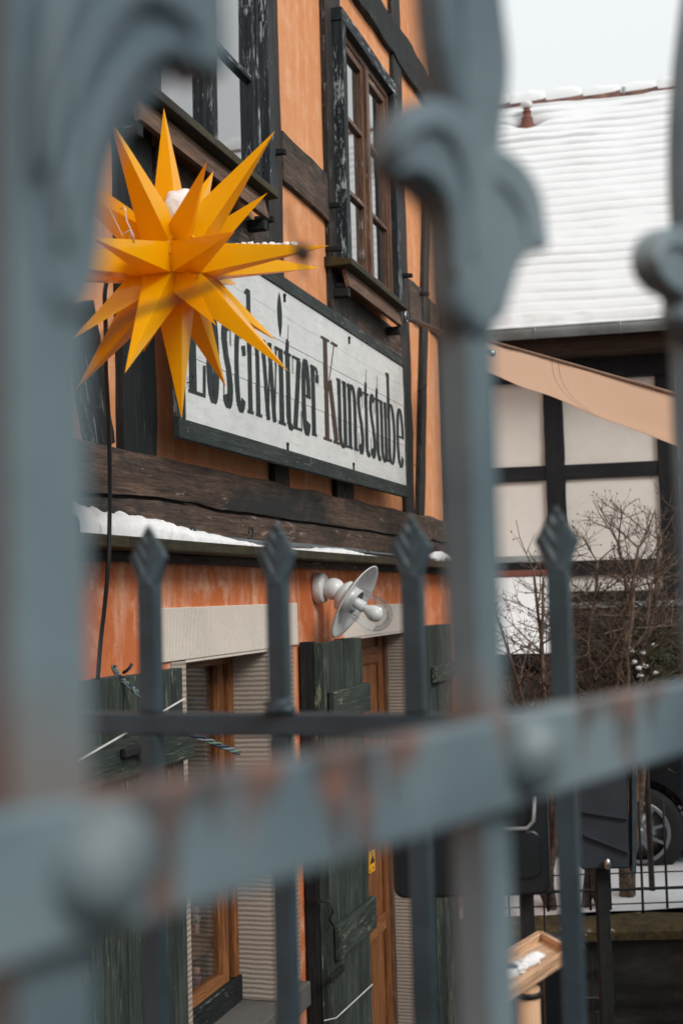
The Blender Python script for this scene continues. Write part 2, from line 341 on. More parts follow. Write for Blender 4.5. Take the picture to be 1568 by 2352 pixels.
# foreground gate paint with rust: rust gathers along the top edge of the rail and runs down in tongues
JOINT_Z = EYE-.052
def gate_paint(name, rust):
    g = NG(name); o = g.coord('Object'); x = g.sep(o); n = g.noise(o, 22, 5, .6)
    c = g.mix(g.ramp(g.noise(o, 5, 4, .55), [(.36, (0, 0, 0)), (.64, (1, 1, 1))]), (.058, .096, .120), (.195, .255, .282)); c = g.mix(g.math('MULTIPLY', n, .5), c, (.09, .135, .158))
    if rust:
        tn = g.n('ShaderNodeTexNoise'); tn.noise_dimensions = '1D'; tn.inputs['Scale'].default_value = 62; tn.inputs['Detail'].default_value = 3; g.l(x[0], tn.inputs['W'])
        t2 = g.n('ShaderNodeTexNoise'); t2.noise_dimensions = '1D'; t2.inputs['Scale'].default_value = 13; t2.inputs['Detail'].default_value = 2; g.l(x[0], t2.inputs['W'])
        dep = g.math('MULTIPLY', g.math('MULTIPLY', g.math('MAXIMUM', g.math('SUBTRACT', tn.outputs[0], .38), 0), g.math('MAXIMUM', g.math('SUBTRACT', t2.outputs[0], .44), 0)), 1.1)
        dz = g.math('ADD', x[2], 0.0)      # rail-local z, 0 at the rail's top edge
        below = g.math('ADD', dz, dep)     # > 0 inside a tongue of rust
        k = g.ramp(g.math('MULTIPLY_ADD', g.math('ADD', below, g.math('MULTIPLY', g.math('SUBTRACT', n, .5), .014)), 55, .36), [(.40, (0, 0, 0)), (.60, (1, 1, 1))])
        c = g.mix(g.math('MULTIPLY', k, .68), c, g.mix(g.ramp(g.noise(o, 38, 5, .65), [(.45, (0, 0, 0)), (.68, (1, 1, 1))]), (.040, .022, .016), (.27, .085, .028)))
    else:
        zz = g.math('ABSOLUTE', g.math('SUBTRACT', x[2], JOINT_Z)); nn = g.noise(g.coord('Object', (1, 1, .5)), 30, 4, .6)
        k = g.ramp(g.math('ADD', g.math('MULTIPLY', zz, -22), g.math('MULTIPLY', nn, 1.5)), [(.1, (0, 0, 0)), (.7, (.7, .7, .7))])
        c = g.mix(k, c, (.16, .12, .10))
    g.base(c, .45, spec=.4); g.bump(g.noise(o, 130, 4, .6), .3, .002); return g.m
M_RIVET = simple('rivet_paint', (.13, .17, .185), .4, 0, .25, 60, .3); M_GATE = gate_paint('gate_paint', False); M_RAIL = gate_paint('rail_rusty_paint', True)
g = NG('awning_fabric'); o = g.coord('Object'); c = g.mix(g.noise(o, 3, 5, .6), (.84, .69, .60), (.88, .78, .70)); g.base(c, .85, spec=.1)
tr = g.n('ShaderNodeBsdfTranslucent'); tr.inputs[0].default_value = (.97, .79, .66, 1); ms = g.n('ShaderNodeMixShader'); ms.inputs[0].default_value = .62
g.l(g.p.outputs[0], ms.inputs[1]); g.l(tr.outputs[0], ms.inputs[2]); g.l(ms.outputs[0], g.out.inputs[0]); M_AWN = g.m
M_STITCH = simple('awning_seam', (.30, .19, .13), .8)
g = NG('rubble_stone'); o = g.coord('Object', (1, 1, 1.6)); vo = g.n('ShaderNodeTexVoronoi'); vo.inputs['Scale'].default_value = 2.4; g.l(o, vo.inputs['Vector']); n = g.noise(o, 14, 6, .7)
c = g.mix(n, (.018, .019, .018), (.075, .062, .05)); c = g.mix(g.ramp(vo.outputs[0], [(.35, (0, 0, 0)), (.6, (.6, .6, .6))]), c, (.014, .013, .013)); g.base(c, .9); g.bump(g.math('ADD', n, vo.outputs[0]), .9, .03); M_RUBBLE = g.m
g = NG('moss_coping'); o = g.coord('Object'); n = g.noise(o, 14, 6, .7); g.base(g.ramp(n, [(.35, (.03, .025, .015)), (.52, (.075, .052, .018)), (.64, (.10, .075, .03)), (.70, (.7, .7, .7))]), .9); g.bump(n, .8, .02); M_MOSS = g.m

# ================================================================== GROUND
mb = MB()
def gfn(a, b):
    x = -60+120*a; y = -40+100*b; return (x, y, 0.0)
mb.grid(gfn, 40, 40); tag(mb.build('courtyard_ground', M_GRAVEL, origin=(0, 0, 0)), kind='structure')
# upper terrace behind the retaining wall, snow covered
mb = MB()
def sfn(a, b):
    x = -12+40*a; y = 8.55+42*b**1.6
    return (x, y, .66+.05*noise.noise(Vector((x*.7, y*.7, 1)))+.015*noise.noise(Vector((x*4, y*4, 2))))
mb.grid(sfn, 130, 90); tag(mb.build('snow_ground', M_SNOW, origin=(0, 8.5, 0)), kind='structure')
# street terrace the camera and the two fences stand on
mb = MB(); mb.box(-14, 14, -16, 1.55, .02, 1.15); tag(mb.build('street_pavement', M_RUBBLE), kind='structure')

# ================================================================== HOUSE
UC = hu(1046, 900)                            # far corner of the house
house = thing('timber_house', HM @ Matrix.Translation((0, UC/2, 0)), 'orange plastered half-timbered house with dark beams behind the fences', 'house')
def part(mb, name, m, p=None, bevel=0): return mb.build(name, m, p or house, bevel)
def H(): return MB(HM)
ZL = hz(600, 1100) if False else EYE+.2       # height of the drip board
WL = .06                                      # lower wall plane
U0 = -3.5
TOPZ = EYE+4.9
sb_top = EYE+.485
m = H(); m.box(-.30, 0, U0, UC-.01, ZL-.05, TOPZ); part(m, 'upper_wall', P_UP)
m = H(); m.box(-6, -.30, UC-.26, UC-.012, 0, TOPZ-.02); m.box(-6, -.31, U0, U0+.2, 0, TOPZ-.02); m.box(-6, -5.8, U0+.2, UC-.26, 0, TOPZ-.02); part(m, 'rear_wall', P_UP)

# --- timbers of the upper storey (edges read off the photograph on the wall plane)
PW = .028
def post(xl, yl, xr, yr, z0, z1, mat=W_POST, wv=PW, nm='post'):
    m = H(); m.timber(-.02, wv, hu(xl, yl), hu(xr, yr), z0, z1, .012); return part(m, nm, mat, bevel=.004)
zB = EYE+.48
post(262, 700, 338, 700, zB, TOPZ, W_BLACK, .032)
post(606, 600, 638, 600, zB, TOPZ, W_POST, .03)
post(748, 600, 785, 600, zB, TOPZ, W_POST, .03)
post(912, 780, 932, 780, zB, TOPZ, W_POST, .025)
post(1003, 700, 1044, 700, zB, TOPZ, W_BLACK, .034)
m = H(); a_, b_ = hw(176, 700), hw(222, 1030); m.beam((.003, a_[0]-.02, a_[1]+.0), (.003, b_[0], zB), .05, .17, (1, 0, 0), 12, .015); part(m, 'brace', W_BLACK, bevel=.004)
# leaning strut near the corner
m = H(); u_a, z_a = hw(958, 1188); u_b, z_b = hw(976, 400); 
m.beam((.004, u_a, zB), (.004, u_b, z_b), .05, .15, (1, 0, 0), 16, .02); part(m, 'strut', W_POST, bevel=.004)
def rail(x0, y0, x1, y1, z0, z1, mat, wv=PW, nm='beam', jit=.022):
    m = H(); m.timber(-.02, wv, hu(x0, y0), hu(x1, y1), z0, z1, jit); return part(m, nm, mat, bevel=.004)
rail(639, 360, 748, 470, EYE+1.86, EYE+2.10, W_BROWN, .024)
rail(933, 650, 960, 690, EYE+1.72, EYE+1.96, W_BROWN, .022)
rail(979, 700, 1003, 730, EYE+1.74, EYE+1.95, W_BROWN, .022)
rail(339, 330, 605, 540, EYE+1.40, EYE+1.575, W_BROWN, .03)
rail(786, 690, 912, 780, EYE+1.38, EYE+1.56, W_BROWN, .026)
m = H(); m.timber(-.02, .036, U0, UC-.005, EYE+3.27, EYE+3.50, .03); part(m, 'beam', W_BLACK, bevel=.005)
rail(786, 100, 1003, 300, TOPZ-.30, TOPZ-.02, W_BLACK)
# sill beam: two courses with a wavy crack between
CR = EYE+.335
def course(z0, z1, top):
    m = H(); n = 120; vs = []
    for i in range(n+1):
        u = U0+(UC-.005-U0)*i/n; k = .022*noise.noise(Vector((u*1.3, 0, 3)))+.008*noise.noise(Vector((u*6, 0, 3)))
        a, b = (z0, CR-.007+k) if not top else (CR+.007+k, z1+.012*noise.noise(Vector((u*3, 5, 3))))
        wv = .045+.008*noise.noise(Vector((u*2, z0, 8)))
        vs += [(-.02, u, a), (wv, u, a), (wv, u, b), (-.02, u, b)]
    fs = [(3, 2, 1, 0), tuple(4*n+j for j in range(4))]+[(4*i+j, 4*i+(j+1) % 4, 4*i+4+(j+1) % 4, 4*i+4+j) for i in range(n) for j in range(4)]
    m.add(vs, fs, (0, 1, 0)); part(m, 'sill_beam', W_BROWN)
course(EYE+.17, 0, False); course(0, sb_top, True)
m = H(); m.box(-.015, .022, U0, UC-.02, EYE+.3, EYE+.37); part(m, 'beam', W_BLACK)
# wooden pegs
for (px, py) in ((640, 348), (612, 503), (768, 470), (779, 655), (934, 632), (974, 674), (770, 570)):
    u, z = hw(px, py, .05); m = H(); m.beam((0, u, z), (.085, u, z-.005), .03, .03, (0, 0, 1), 1, 0, .8); part(m, 'peg', W_BLACK, bevel=.004)

# --- windows of the upper storey
def up_window(xl, yl, xr, yr, z0, z1, casing_w, s0=None, s1_=None, cols=2, rows=3, sashmat=W_SASH, cut_left=False):
    ul, ur = hu(xl, yl, .085), hu(xr, yr, .085)
    m = H(); PR = .085
    for (a, b, c, d) in ((ul, ul+casing_w, z0, z1), (ur-casing_w, ur, z0, z1)): m.timber(-.01, PR, a, b, c, d, .006)
    m.timber(-.01, PR+.003, ul-.005, ur+.005, z1, z1+casing_w, .006)
    win = part(m, 'window', W_CASE, bevel=.004)
    a, b = ul+casing_w, ur-casing_w; fw = .035
    m = H()
    for (p, q) in ((a, a+fw), (b-fw, b)): m.box(.012, .05, p, q, z0, z1)
    m.box(.012, .05, a+fw, b-fw, z1-fw, z1); m.box(.012, .05, a+fw, b-fw, z0, z0+fw)
    m.build('frame', sashmat, win, .003); mid = (a+b)/2
    m = H(); m.box(.010, .062, mid-.027, mid+.027, z0+fw, z1-fw); m.build('mullion', W_CASE if sashmat is W_CASE else sashmat, win, .004)
    sw = .042
    for (p, q) in ((a+fw, mid-.027), (mid+.027, b-fw)):
        m = H(); zz0, zz1 = z0+fw, z1-fw
        m.box(.014, .043, p+.002, p+sw, zz0, zz1); m.box(.014, .043, q-sw, q-.002, zz0, zz1)
        m.box(.014, .042, p+sw, q-sw, zz1-sw, zz1-.002); m.box(.014, .042, p+sw, q-sw, zz0+.002, zz0+sw)
        for k in range(1, rows): zc = zz0+(zz1-zz0)*k/rows; m.box(.016, .040, p+sw, q-sw, zc-.012, zc+.012)
        m.build('casement', sashmat, win, .003)
        m = H(); m.box(.008, .020, p+sw-.005, q-sw+.005, zz0+sw-.005, zz1-sw+.005); m.build('pane', M_PANE, win)
    # sill board, apron plank and brackets
    SPR = .14; us, ue = hu(*s0, SPR), hu(*s1_, SPR)
    m = H(); zc = hz(*s1_, SPR)+.022
    m.add([(-.01, us, zc), (SPR, us, zc-.022), (SPR, us, zc-.052), (-.01, us, zc-.054), (-.01, ue, zc), (SPR, ue, zc-.022), (SPR, ue, zc-.052), (-.01, ue, zc-.062)],
          [(0, 1, 5, 4), (1, 2, 6, 5), (2, 3, 7, 6), (0, 3, 2, 1), (4, 5, 6, 7), (3, 0, 4, 7)], (0, 1, 0)); m.build('sill', W_DRIP, win, .003)
    m = H(); m.add([(.07, us+.06, zc-.058), (.095, us+.06, zc-.058), (.115, us+.06, zc-.150), (.09, us+.06, zc-.150),
                    (.07, ue-.05, zc-.058), (.095, ue-.05, zc-.058), (.115, ue-.05, zc-.150), (.09, ue-.05, zc-.150)],
                   [(0, 1, 5, 4), (1, 2, 6, 5), (2, 3, 7, 6), (0, 3, 2, 1), (4, 5, 6, 7), (3, 0, 4, 7)], (0, 1, 0)); m.build('apron', W_PLANK, win, .003)
    for uu in (us+.05, ue-.09): m = H(); m.box(-.01, .105, uu, uu+.045, zc-.198, zc-.154); m.build('bracket', W_BLACK, win, .004)
    return win
up_window(352, 300, 632, 300, hz(640, 440, .14)+.02, EYE+3.06, .075, (322, 186), (640, 440), sashmat=W_CASE)
up_window(792, 300, 917, 450, hz(937, 702, .14)+.02, EYE+2.93, .07, (806, 584.5), (937, 702))

# --- lower storey: openings with stone surrounds
zlb = hz(610, 1491, WL+.012)                  # underside of the lintels
o1l, o1r = hu(424, 1530, WL), hu(617, 1700, WL)
o2l, o2r = hu(800, 1480, WL), hu(938, 1600, WL)
zs1 = hz(629, 2302, WL)                       # window sill
ZT = ZL-.04
l1l, l1r, l1t = hu(330, 1400, WL), hu(678, 1385, WL), hz(520, 1391, WL)
l2l, l2r = hu(788, 1500, WL), hu(960, 1480, WL)
l2t = hz(905, 1379+8, WL)
m = H(); TH = .30; w0 = WL-TH
m.box(w0, WL, U0, o1l-.03, 0, zlb); m.box(w0, WL, o1l-.03, o1r+.03, 0, zs1-.09); m.box(w0, WL, o1r+.03, o2l-.03, 0, zlb); m.box(w0, WL, o2r+.03, UC+.03, 0, zlb); m.box(w0, WL-.001, U0, UC+.03, zlb, ZT)
part(m, 'lower_wall', P_LOW)
def surround(ul, ur, z0, ll, lr, lt, w_l, w_r, sill):
    P = .010
    m = H(); m.box(WL-.02, WL+P, ll, lr, zlb, lt); m.box(WL-.16, WL+P-.004, ul, ur, zlb-.012, zlb-.0005); part(m, 'lintel', S_LINT, bevel=.003)
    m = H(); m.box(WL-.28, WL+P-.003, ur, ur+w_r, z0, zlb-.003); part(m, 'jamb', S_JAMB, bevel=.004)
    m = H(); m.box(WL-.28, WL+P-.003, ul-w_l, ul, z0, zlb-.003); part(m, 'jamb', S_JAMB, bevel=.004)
    if sill: m = H(); m.box(WL-.28, WL+.05, ul-w_l, ur+w_r, z0-.10, z0-.002); part(m, 'window_sill', S_SILL, bevel=.006)
surround(o1l, o1r, zs1, l1l, l1r, l1t, .12, hu(674, 1700, WL)-o1r, True)
surround(o2l, o2r, 0.01, l2l, l2r, l2t, .10, .16, False)
# window 1: wooden frame deep in the opening, shelves with small figures inside
WR = WL-.145
def recess_u(px, py, w_): return hu(px, py, w_)
m = H(); a, b = o1l+.005, o1r-.002; z0, z1 = zs1+.03, zlb-.013
m.box(WR-.05, WR, b-.045, b, z0, z1); m.box(WR-.05, WR, a, a+.05, z0, z1); m.box(WR-.05, WR, a+.05, b-.045, z1-.04, z1)
wn = part(m, 'window', W_DOOR, bevel=.003)
m = H(); m.box(WR-.05, WR+.012, a, b, zs1, z0+.07); m.build('bottom_rail', W_BLACK, wn, .004)
m = H(); us = recess_u(505, 1600, WR); m.box(WR-.045, WR-.004, us, us+.05, z0+.07, z1-.04); m.box(WR-.045, WR-.005, a+.05, us, z0+.07, z0+.11); m.box(WR-.045, WR-.004, a+.05, a+.075, z0+.11, z1-.04)
m.build('casement', W_DOOR, wn, .003)
m = H(); m.box(WR-.032, WR-.026, a+.07, us+.01, z0+.1, z1-.04); m.build('pane', M_CLEAR, wn)
# dark room behind the openings
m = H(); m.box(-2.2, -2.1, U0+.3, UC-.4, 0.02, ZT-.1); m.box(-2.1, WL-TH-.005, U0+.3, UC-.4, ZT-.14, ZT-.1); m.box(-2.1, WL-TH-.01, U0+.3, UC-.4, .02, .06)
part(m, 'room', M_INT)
# door behind shutter 2
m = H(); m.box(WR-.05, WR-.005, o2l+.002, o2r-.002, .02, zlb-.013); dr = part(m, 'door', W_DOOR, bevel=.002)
m = H()
dl, dr_ = recess_u(832, 1500, WR), o2r-.002
m.box(WR-.004, WR+.03, dr_-.045, dr_, .02, zlb-.014); m.build('door_frame', W_SASH, dr, .003)
m = H(); m.box(WR-.004, WR+.014, dr_-.13, dr_-.047, .03, zlb-.02)
for zz in (zlb-.12, zlb-.5, zlb-1.05, zlb-1.6): m.box(WR-.004, WR+.012, o2l+.1, dr_-.131, zz-.05, zz+.04)
m.build('door_panel', W_DOOR, dr, .004)

# --- shutters
def shutter(xl, yl, xr, yr, z0, z1, wv, boards, battens, thick=.035, lab=None):
    ul, ur = hu(xl, yl, wv), hu(xr, yr, wv); m = H(); n = boards
    for i in range(n):
        a = ul+(ur-ul)*i/n; b = ul+(ur-ul)*(i+1)/n; m.box(wv-thick, wv-random.random()*.004, a+.002, b-.003, z0, z1-random.random()*.006, (0, 0, 1))
    sh = part(m, 'shutter', W_GREEN, bevel=.003)
    if lab: sh['label'] = lab
    for (za, zb) in battens: m = H(); m.box(wv+.001, wv+.03, ul+(ur-ul)*.06, ur+.01, za, zb, (0, 1, 0)); m.build('batten', W_GREEN, sh, .006)
    return sh, ul, ur
WS = WL+.10
s1, s1l, s1r = shutter(120, 1575, 421, 1531, zs1-.05, hz(421, 1531, WS), WS, 6, [(hz(345, 1765, WS), hz(345, 1765, WS)+.11), (zs1+.12, zs1+.23)], lab='green board shutter opened back flat against the wall')
WS2 = WL+.12
z2t = hz(832, 1462, WS2)
s2, s2l, s2r = shutter(743, 1472, 832, 1462, .12, z2t, WS2, 4, [(hz(800, 1650, WS2+.03), hz(800, 1580, WS2+.03)), (hz(782, 2208, WS2+.03), hz(772, 2135, WS2+.03))], thick=.05, lab='green board door shutter with lighter worn lower half')
m = H(); m.box(WL+.012, WS2-.052, s2l-.005, s2l+.05, .12, z2t); m.build('shade_strip', W_BLACK, s2, .003)  # black strip standing in for the shadow along the shutter's left edge
zz = hz(740, 2265, WS2); m = H(); m.beam((WL, s2l-.05, zz), (WS2+.03, s2l-.05, zz), .02, .03); m.box(WS2+.004, WS2+.016, s2l-.06, s2l+.13, zz-.012, zz+.018); m.build('latch', M_IRON, s2, .004)
zz = hz(735, 2110, WS2); m = H(); m.tube([(WL+.02, s2l-.03, zz+.05), (WS2+.01, s2l-.035, zz+.045), (WS2+.02, s2l-.03, zz), (WS2, s2l-.025, zz-.03), (WS2+.015, s2l-.015, zz-.06)], .005); m.build('hook', M_IRON, s2)
m = H(); zq = hz(280, 1722, WS); uq = hu(285, 1722, WS); m.box(WS+.032, WS+.05, uq-.09, uq+.06, zq-.015, zq+.012); m.box(WS+.05, WS+.062, uq, uq+.09, zq-.02, zq+.004); m.build('latch', M_IRON, s1, .004)
shutter(983, 1450, 1036, 1445, .12, hz(1000, 1435, WS2), WS2, 3, [(hz(1005, 1565, WS2), hz(1005, 1528, WS2)), (1.0, 1.12)], thick=.04, lab='green board shutter close to the house corner')

# --- drip board with fascia under it
BW = .20
m = H(); seg = [U0, hu(300, 1260, BW), hu(838, 1285, BW), UC+.12]
for a, b in zip(seg, seg[1:]): m.box(-.02, BW, a+.001, b-.001, EYE+.158, EYE+.193, (0, 1, 0))
led = part(m, 'drip_board', W_DRIP, bevel=.004)
m = H(); m.box(WL+.001, WL+.035, U0, UC+.05, EYE+.125, EYE+.157, (0, 1, 0)); m.build('fascia', W_BROWN, led, .004)
# roof over the house, above the picture
m = H(); m.add([(.55, U0-.3, TOPZ-.1), (.55, UC+.4, TOPZ-.1), (-3.0, UC+.4, TOPZ+3.2), (-3.0, U0-.3, TOPZ+3.2), (-6.5, UC+.4, TOPZ-.1), (-6.5, U0-.3, TOPZ-.1)],
               [(0, 1, 2, 3), (3, 2, 4, 5), (1, 4, 2), (0, 3, 5), (0, 5, 4, 1)], (0, 1, 0)); part(m, 'roof', M_TERRA)

# snow lying on the drip board
m = H(); n = 900
ul0, ul1 = hu(120, 1200, .1), hu(868, 1285, .17)
def sth(u):
    t = (u-ul0)/(ul1-ul0); px = 120+748*0
    base = .082*max(0, 1-t*2.2)**.8+.014
    base *= 1+.35*noise.noise(Vector((u*3, 0, 0)))+.3*noise.noise(Vector((u*13, 1, 0)))+.25*noise.noise(Vector((u*37, 1, 0)))
    gap = 1.0
    if .60 < t < .66: gap = .12
    if t > .93: gap = max(0.02, (1-t)/.07)
    if .70 < t < .92: base += .018*math.sin((t-.70)/.22*math.pi)
    return max(.0015, base*gap)
def snf(a, b):
    u = ul0+(ul1-ul0)*a; h = sth(u); ang = b*math.pi
    wv = .105-.092*math.cos(ang)*1.0; wv = .012+(BW-.014-.012)*(.5-.5*math.cos(ang))
    wv += .006*noise.noise(Vector((u*30, b*4, 0)))*(1 if 0 < b < 1 else 0)
    z = EYE+.1935+h*(math.sin(ang)**.5 if 0 < b < 1 else 0)*(1.15-.5*b)*(1+.25*noise.noise(Vector((u*22, b*5, 2)))+.15*noise.noise(Vector((u*70, b*15, 2))))
    return (wv, u, z)
m.grid(snf, n, 18); m.build('snow', M_SNOW, None); tag(bpy.data.objects['snow'], 'ridge of snow lying on the mossy drip board', 'snow', kind='stuff')
# snow lump at the far end of the board
m = H(); u, z = hw(1005, 1275, .15)
for k in range(6): m.blob((.13+.02*random.random(), u-.05+.06*k, EYE+.215+.012*random.random()), .05, .05, .03, .3, 10, 7, k)
m.build('snow_clump', M_SNOW); tag(bpy.data.objects['snow_clump'], 'small heap of snow at the far end of the drip board', 'snow')

# --- cable running along the drip board, held by hooks
pts = []
for px, py in ((440, 1218), (470, 1226), (520, 1238), (570, 1243), (640, 1250), (700, 1252), (740, 1258), (800, 1262), (860, 1271), (920, 1277), (985, 1283)):
    u, z = hw(px, py, .10); pts.append(Vector((.10, u, z)))
m = H(); m.tube(pts, .0085, 8); o = m.build('cable', M_GCABLE); tag(o, 'grey cable running along the snowy drip board under the sign', 'cable')
def hook(px, py, wv, r, lab, name='screw_hook'):
    u, z = hw(px, py, wv); m = H(); P = [(wv-.05, u+r*.2, z-r*1.6), (wv, u, z-r)]
    P += [(wv+.004, u+r*math.cos(t), z+r*math.sin(t)) for t in [R(-90+d) for d in range(20, 290, 20)]]
    m.tube(P, r*.17, 6); tag(m.build(name, M_IRON), lab, 'hook', 'metal screw hooks on the house front')
hook(212, 1203, .16, .020, 'ring hook at the left end of the snowy drip board')
hook(441, 1222, .13, .017, 'ring hook where the grey cable leaves the snow')
hook(574, 1224, .07, .022, 'open hook in the brown sill beam above the cable')
hook(737, 1143, .07, .012, 'small curled hook in the sill beam under the sign')
hook(975, 887, .05, .018, 'curled hook on the leaning strut beside the sign')
hook(958, 1062, .04, .012, 'little dark hook low on the leaning strut')
hook(437, 868, .14, .014, 'bent hook on the left edge of the white sign')
hook(843, 1268, .13, .010, 'dark loop on the cable at the mossy end of the drip board')

# ================================================================== SIGN
WB = .135
bl = hw(413, 1009, WB); br = hw(939, 1141, WB); tr_ = hw(929, 822, WB)
sl_, sr_ = bl[0], (br[0]+tr_[0])/2
ib = (hz(429, 968, WB)+hz(935, 1113, WB))/2; it = (hz(625, 648, WB)+hz(925, 841, WB))/2
ob = (bl[1]+br[1])/2; ot = tr_[1]*.5+(it+(ib-ob)*.8)*.5
il, ir = hu(429, 968, WB), hu(935, 1113, WB)
sign = thing('shop_sign', HM @ Matrix.Translation((WB, sl_, ob)), 'long weathered white sign with dark lettering and green-black frame on the house', 'sign')
m = H(); NB = 6
for k in range(NB):
    za = ib+(it-ib)*k/NB; zb = ib+(it-ib)*(k+1)/NB; m.box(WB-.022, WB-.006-.0012*(k % 2), il-.01, ir+.005, za+.0006, zb-.0006, (0, 1, 0))
m.build('board', M_SIGNW, sign, .0012)
m = H(); m.box(WB-.024, WB, sl_, sr_, ob, ib, (0, 1, 0)); m.box(WB-.024, WB, sl_, sr_, it, ot, (0, 1, 0)); m.box(WB-.024, WB-.001, sl_, il, ib, it, (0, 0, 1)); m.box(WB-.024, WB-.001, ir, sr_, ib, it, (0, 0, 1))
m.build('frame', W_FRAMEB, sign, .003)
m = H()
for zz in (ib+.12, it-.12):
    for k in range(4): uu = sl_+(sr_-sl_)*(.08+.28*k); m.box(.03, WB-.0245, uu, uu+.05, zz-.03, zz+.03)
m.build('batten', W_BLACK, sign)
for (px, py) in ((655, 678), (803, 776), (662, 1020), (813, 1066)):
    u, z = hw(px, py, WB); m = H(); m.lathe([(0, .012), (.006, .011), (.009, .004), (.007, 0)], (WB-.008, u, z), (1, 0, 0), 8); m.box(WB-.007, WB+.001, u-.004, u+.005, z-.028, z-.004); m.build('screw', M_IRON, sign)

# lettering: broad-nib strokes, thick when upright, thin when level
z_base = (hz(441, 907.4, WB)+hz(922, 1067, WB))/2; capH = hz(747.6, 773.5, WB)-hz(756, 1011, WB); XH = .665
def arc(cx, cy, rx, ry, a0, a1, n=14): return [(cx+rx*math.cos(R(a0+(a1-a0)*i/n)), cy+ry*math.sin(R(a0+(a1-a0)*i/n))) for i in range(n+1)]
def glyph(ch, t, W):                          # strokes: (points, thick, thin)
    X = XH; h = t/2; L = h+.0*W; Rr = W-h; S = []
    def vs(x, y0, y1): S.append(([(x, y0), (x, y1)], t, .02))
    def sf(x0, x1, y): S.append(([(x0, y), (x1, y)], .02, .022))
    if ch == 'L':
        vs(W*.30, .0, 1); sf(W*.02, W*.62, .989); S.append(([(W*.02, .011), (W, .011)], .02, .022)); S.append(([(W*.93, .02), (W*.97, .24)], t*.35, .1))
    elif ch == 'o': S.append((arc(W/2, X/2, W/2-h, X/2+.005, 90, 450, 36), t, .020))
    elif ch == 'c':
        S.append((arc(W/2, X/2, W/2-h, X/2+.005, 50, 315, 26), t, .02)); S.append(([(W*.80, X*.80), (W*.86, X*.68)], t*.9, .05))
    elif ch == 'e':
        S.append((arc(W/2, X/2, W/2-h, X/2+.005, -5+40, 318, 28), t, .02)); S.append((arc(W/2, X/2, W/2-h, X/2+.005, 0, 35, 5), t, .02)); sf(W*.2, W-h*.4, X*.52)
    elif ch == 's':
        P = arc(W/2, X*.76, W/2-h*.9, X*.245, 35, 180, 10)+[(W*.40, X*.57), (W*.62, X*.44)]+arc(W/2, X*.25, W/2-h*.9, X*.25, 0, -150, 12); P = [p for p in P]
        S.append((P, t*1.0, .03)); S.append(([(W*.12, 0.01), (W*.12, .20)], .03*W+.008, .02)); S.append(([(W*.86, X*.72), (W*.86, X-.01)], .03*W+.008, .02))
    elif ch in 'hn':
        x1 = W*.24; x2 = W*.76
        vs(x1, 0, 1.02 if ch == 'h' else X); vs(x2, 0, X*.78); S.append((arc((x1+x2)/2, X*.74, (x2-x1)/2, X*.24, 0, 165, 12), t*.9, .040))
        sf(W*.02, x1+h+.02, .011); sf(x2-h-.02, W*.99, .011); S.append(([(W*.0, (1.0 if ch == 'h' else X)-.02), (x1, (1.02 if ch == 'h' else X)-.01)], .02, .03))
    elif ch == 'u':
        x1 = W*.24; x2 = W*.76
        vs(x1, X*.2, X); vs(x2, 0, X); S.append((arc((x1+x2)/2, X*.22, (x2-x1)/2, X*.22, 180, 345, 12), t*.9, .040)); sf(0, x1, X-.012); sf(W*.52, x2, X-.012); sf(x2, W, .011)
    elif ch == 'w':
        for a, b in ((.12, .36), (.50, .72)): S.append(([(W*a, X), (W*b, 0)], t, .02))
        for a, b in ((.36, .52), (.72, .90)): S.append(([(W*a, 0), (W*b, X)], .030, .03))
        sf(0, W*.28, X-.011); sf(W*.40, W*.62, X-.0112); sf(W*.80, W, X-.0114)
    elif ch == 'i':
        vs(W*.5, 0, X); sf(0, W, .011); sf(W*.05, W*.5, X-.012); S.append(([(W*.5, X+.10+.40*q/12) for q in range(13)], t*1.0, .02, 'lens'))
    elif ch == 't':
        x = W*.45; vs(x, X*.12, X); S.append(([(x, X-.01), (x+h*.4, X+.13), (x+h*.8, X+.25)], .012, .02)); S.append(([(x-h*.2, X), (x+h*.2, X+.11)], t*.7, .02)); sf(0, W*.9, X-.013); S.append((arc(x+W*.22, X*.13, W*.22, X*.13, 180, 320, 10), t*.9, .040))
    elif ch == 'z':
        sf(W*.05, W*.95, X-.013); sf(W*.02, W*.98, .013); S.append(([(W*.80, X-.02), (W*.22, .02)], t, .02)); S.append(([(W*.08, X-.02), (W*.08, X-.17)], .015, .02)); S.append(([(W*.94, .02), (W*.94, .19)], .018, .02))
    elif ch == 'r':
        vs(W*.32, 0, X); sf(0, W*.66, .011); sf(0, W*.32, X-.012); S.append((arc(W*.66, X*.78, W*.32, X*.20, 150, 40, 8), t*.5, .02)); S.append(([(W*.86, X*.90), (W*.86, X*.78)], t*.8, .04))
    elif ch == 'K':
        vs(W*.24, 0, 1); sf(0, W*.5, .989); sf(0, W*.5, .011); S.append(([(W*.34, .50), (W*.80, .99)], .016, .03)); S.append(([(W*.46, .60), (W*.80, .02)], t, .03)); sf(W*.6, W, .9892); sf(W*.58, W*1.02, .0113)
    elif ch == 'b':
        vs(W*.24, 0, 1.02); S.append((arc(W*.5, X/2, W*.5-h, X/2+.003, 150, -150, 22), t, .02)); S.append(([(0, 1.0), (W*.24, 1.01)], .02, .03))
    return S
TEXT = [('L', 437, 477), ('o', 481, 510), ('s', 517, 540), ('c', 545, 571), ('h', 571.5, 606), ('w', 606, 645), ('i', 643, 660), ('t', 659, 677), ('z', 677, 697), ('e', 697.5, 718), ('r', 718.5, 736),
        ('K', 745, 782), ('u', 778, 801), ('n', 801, 824), ('s', 824.5, 838), ('t', 838, 852), ('s', 852, 865), ('t', 864, 876), ('u', 875, 892), ('b', 891, 910), ('e', 912, 929)]
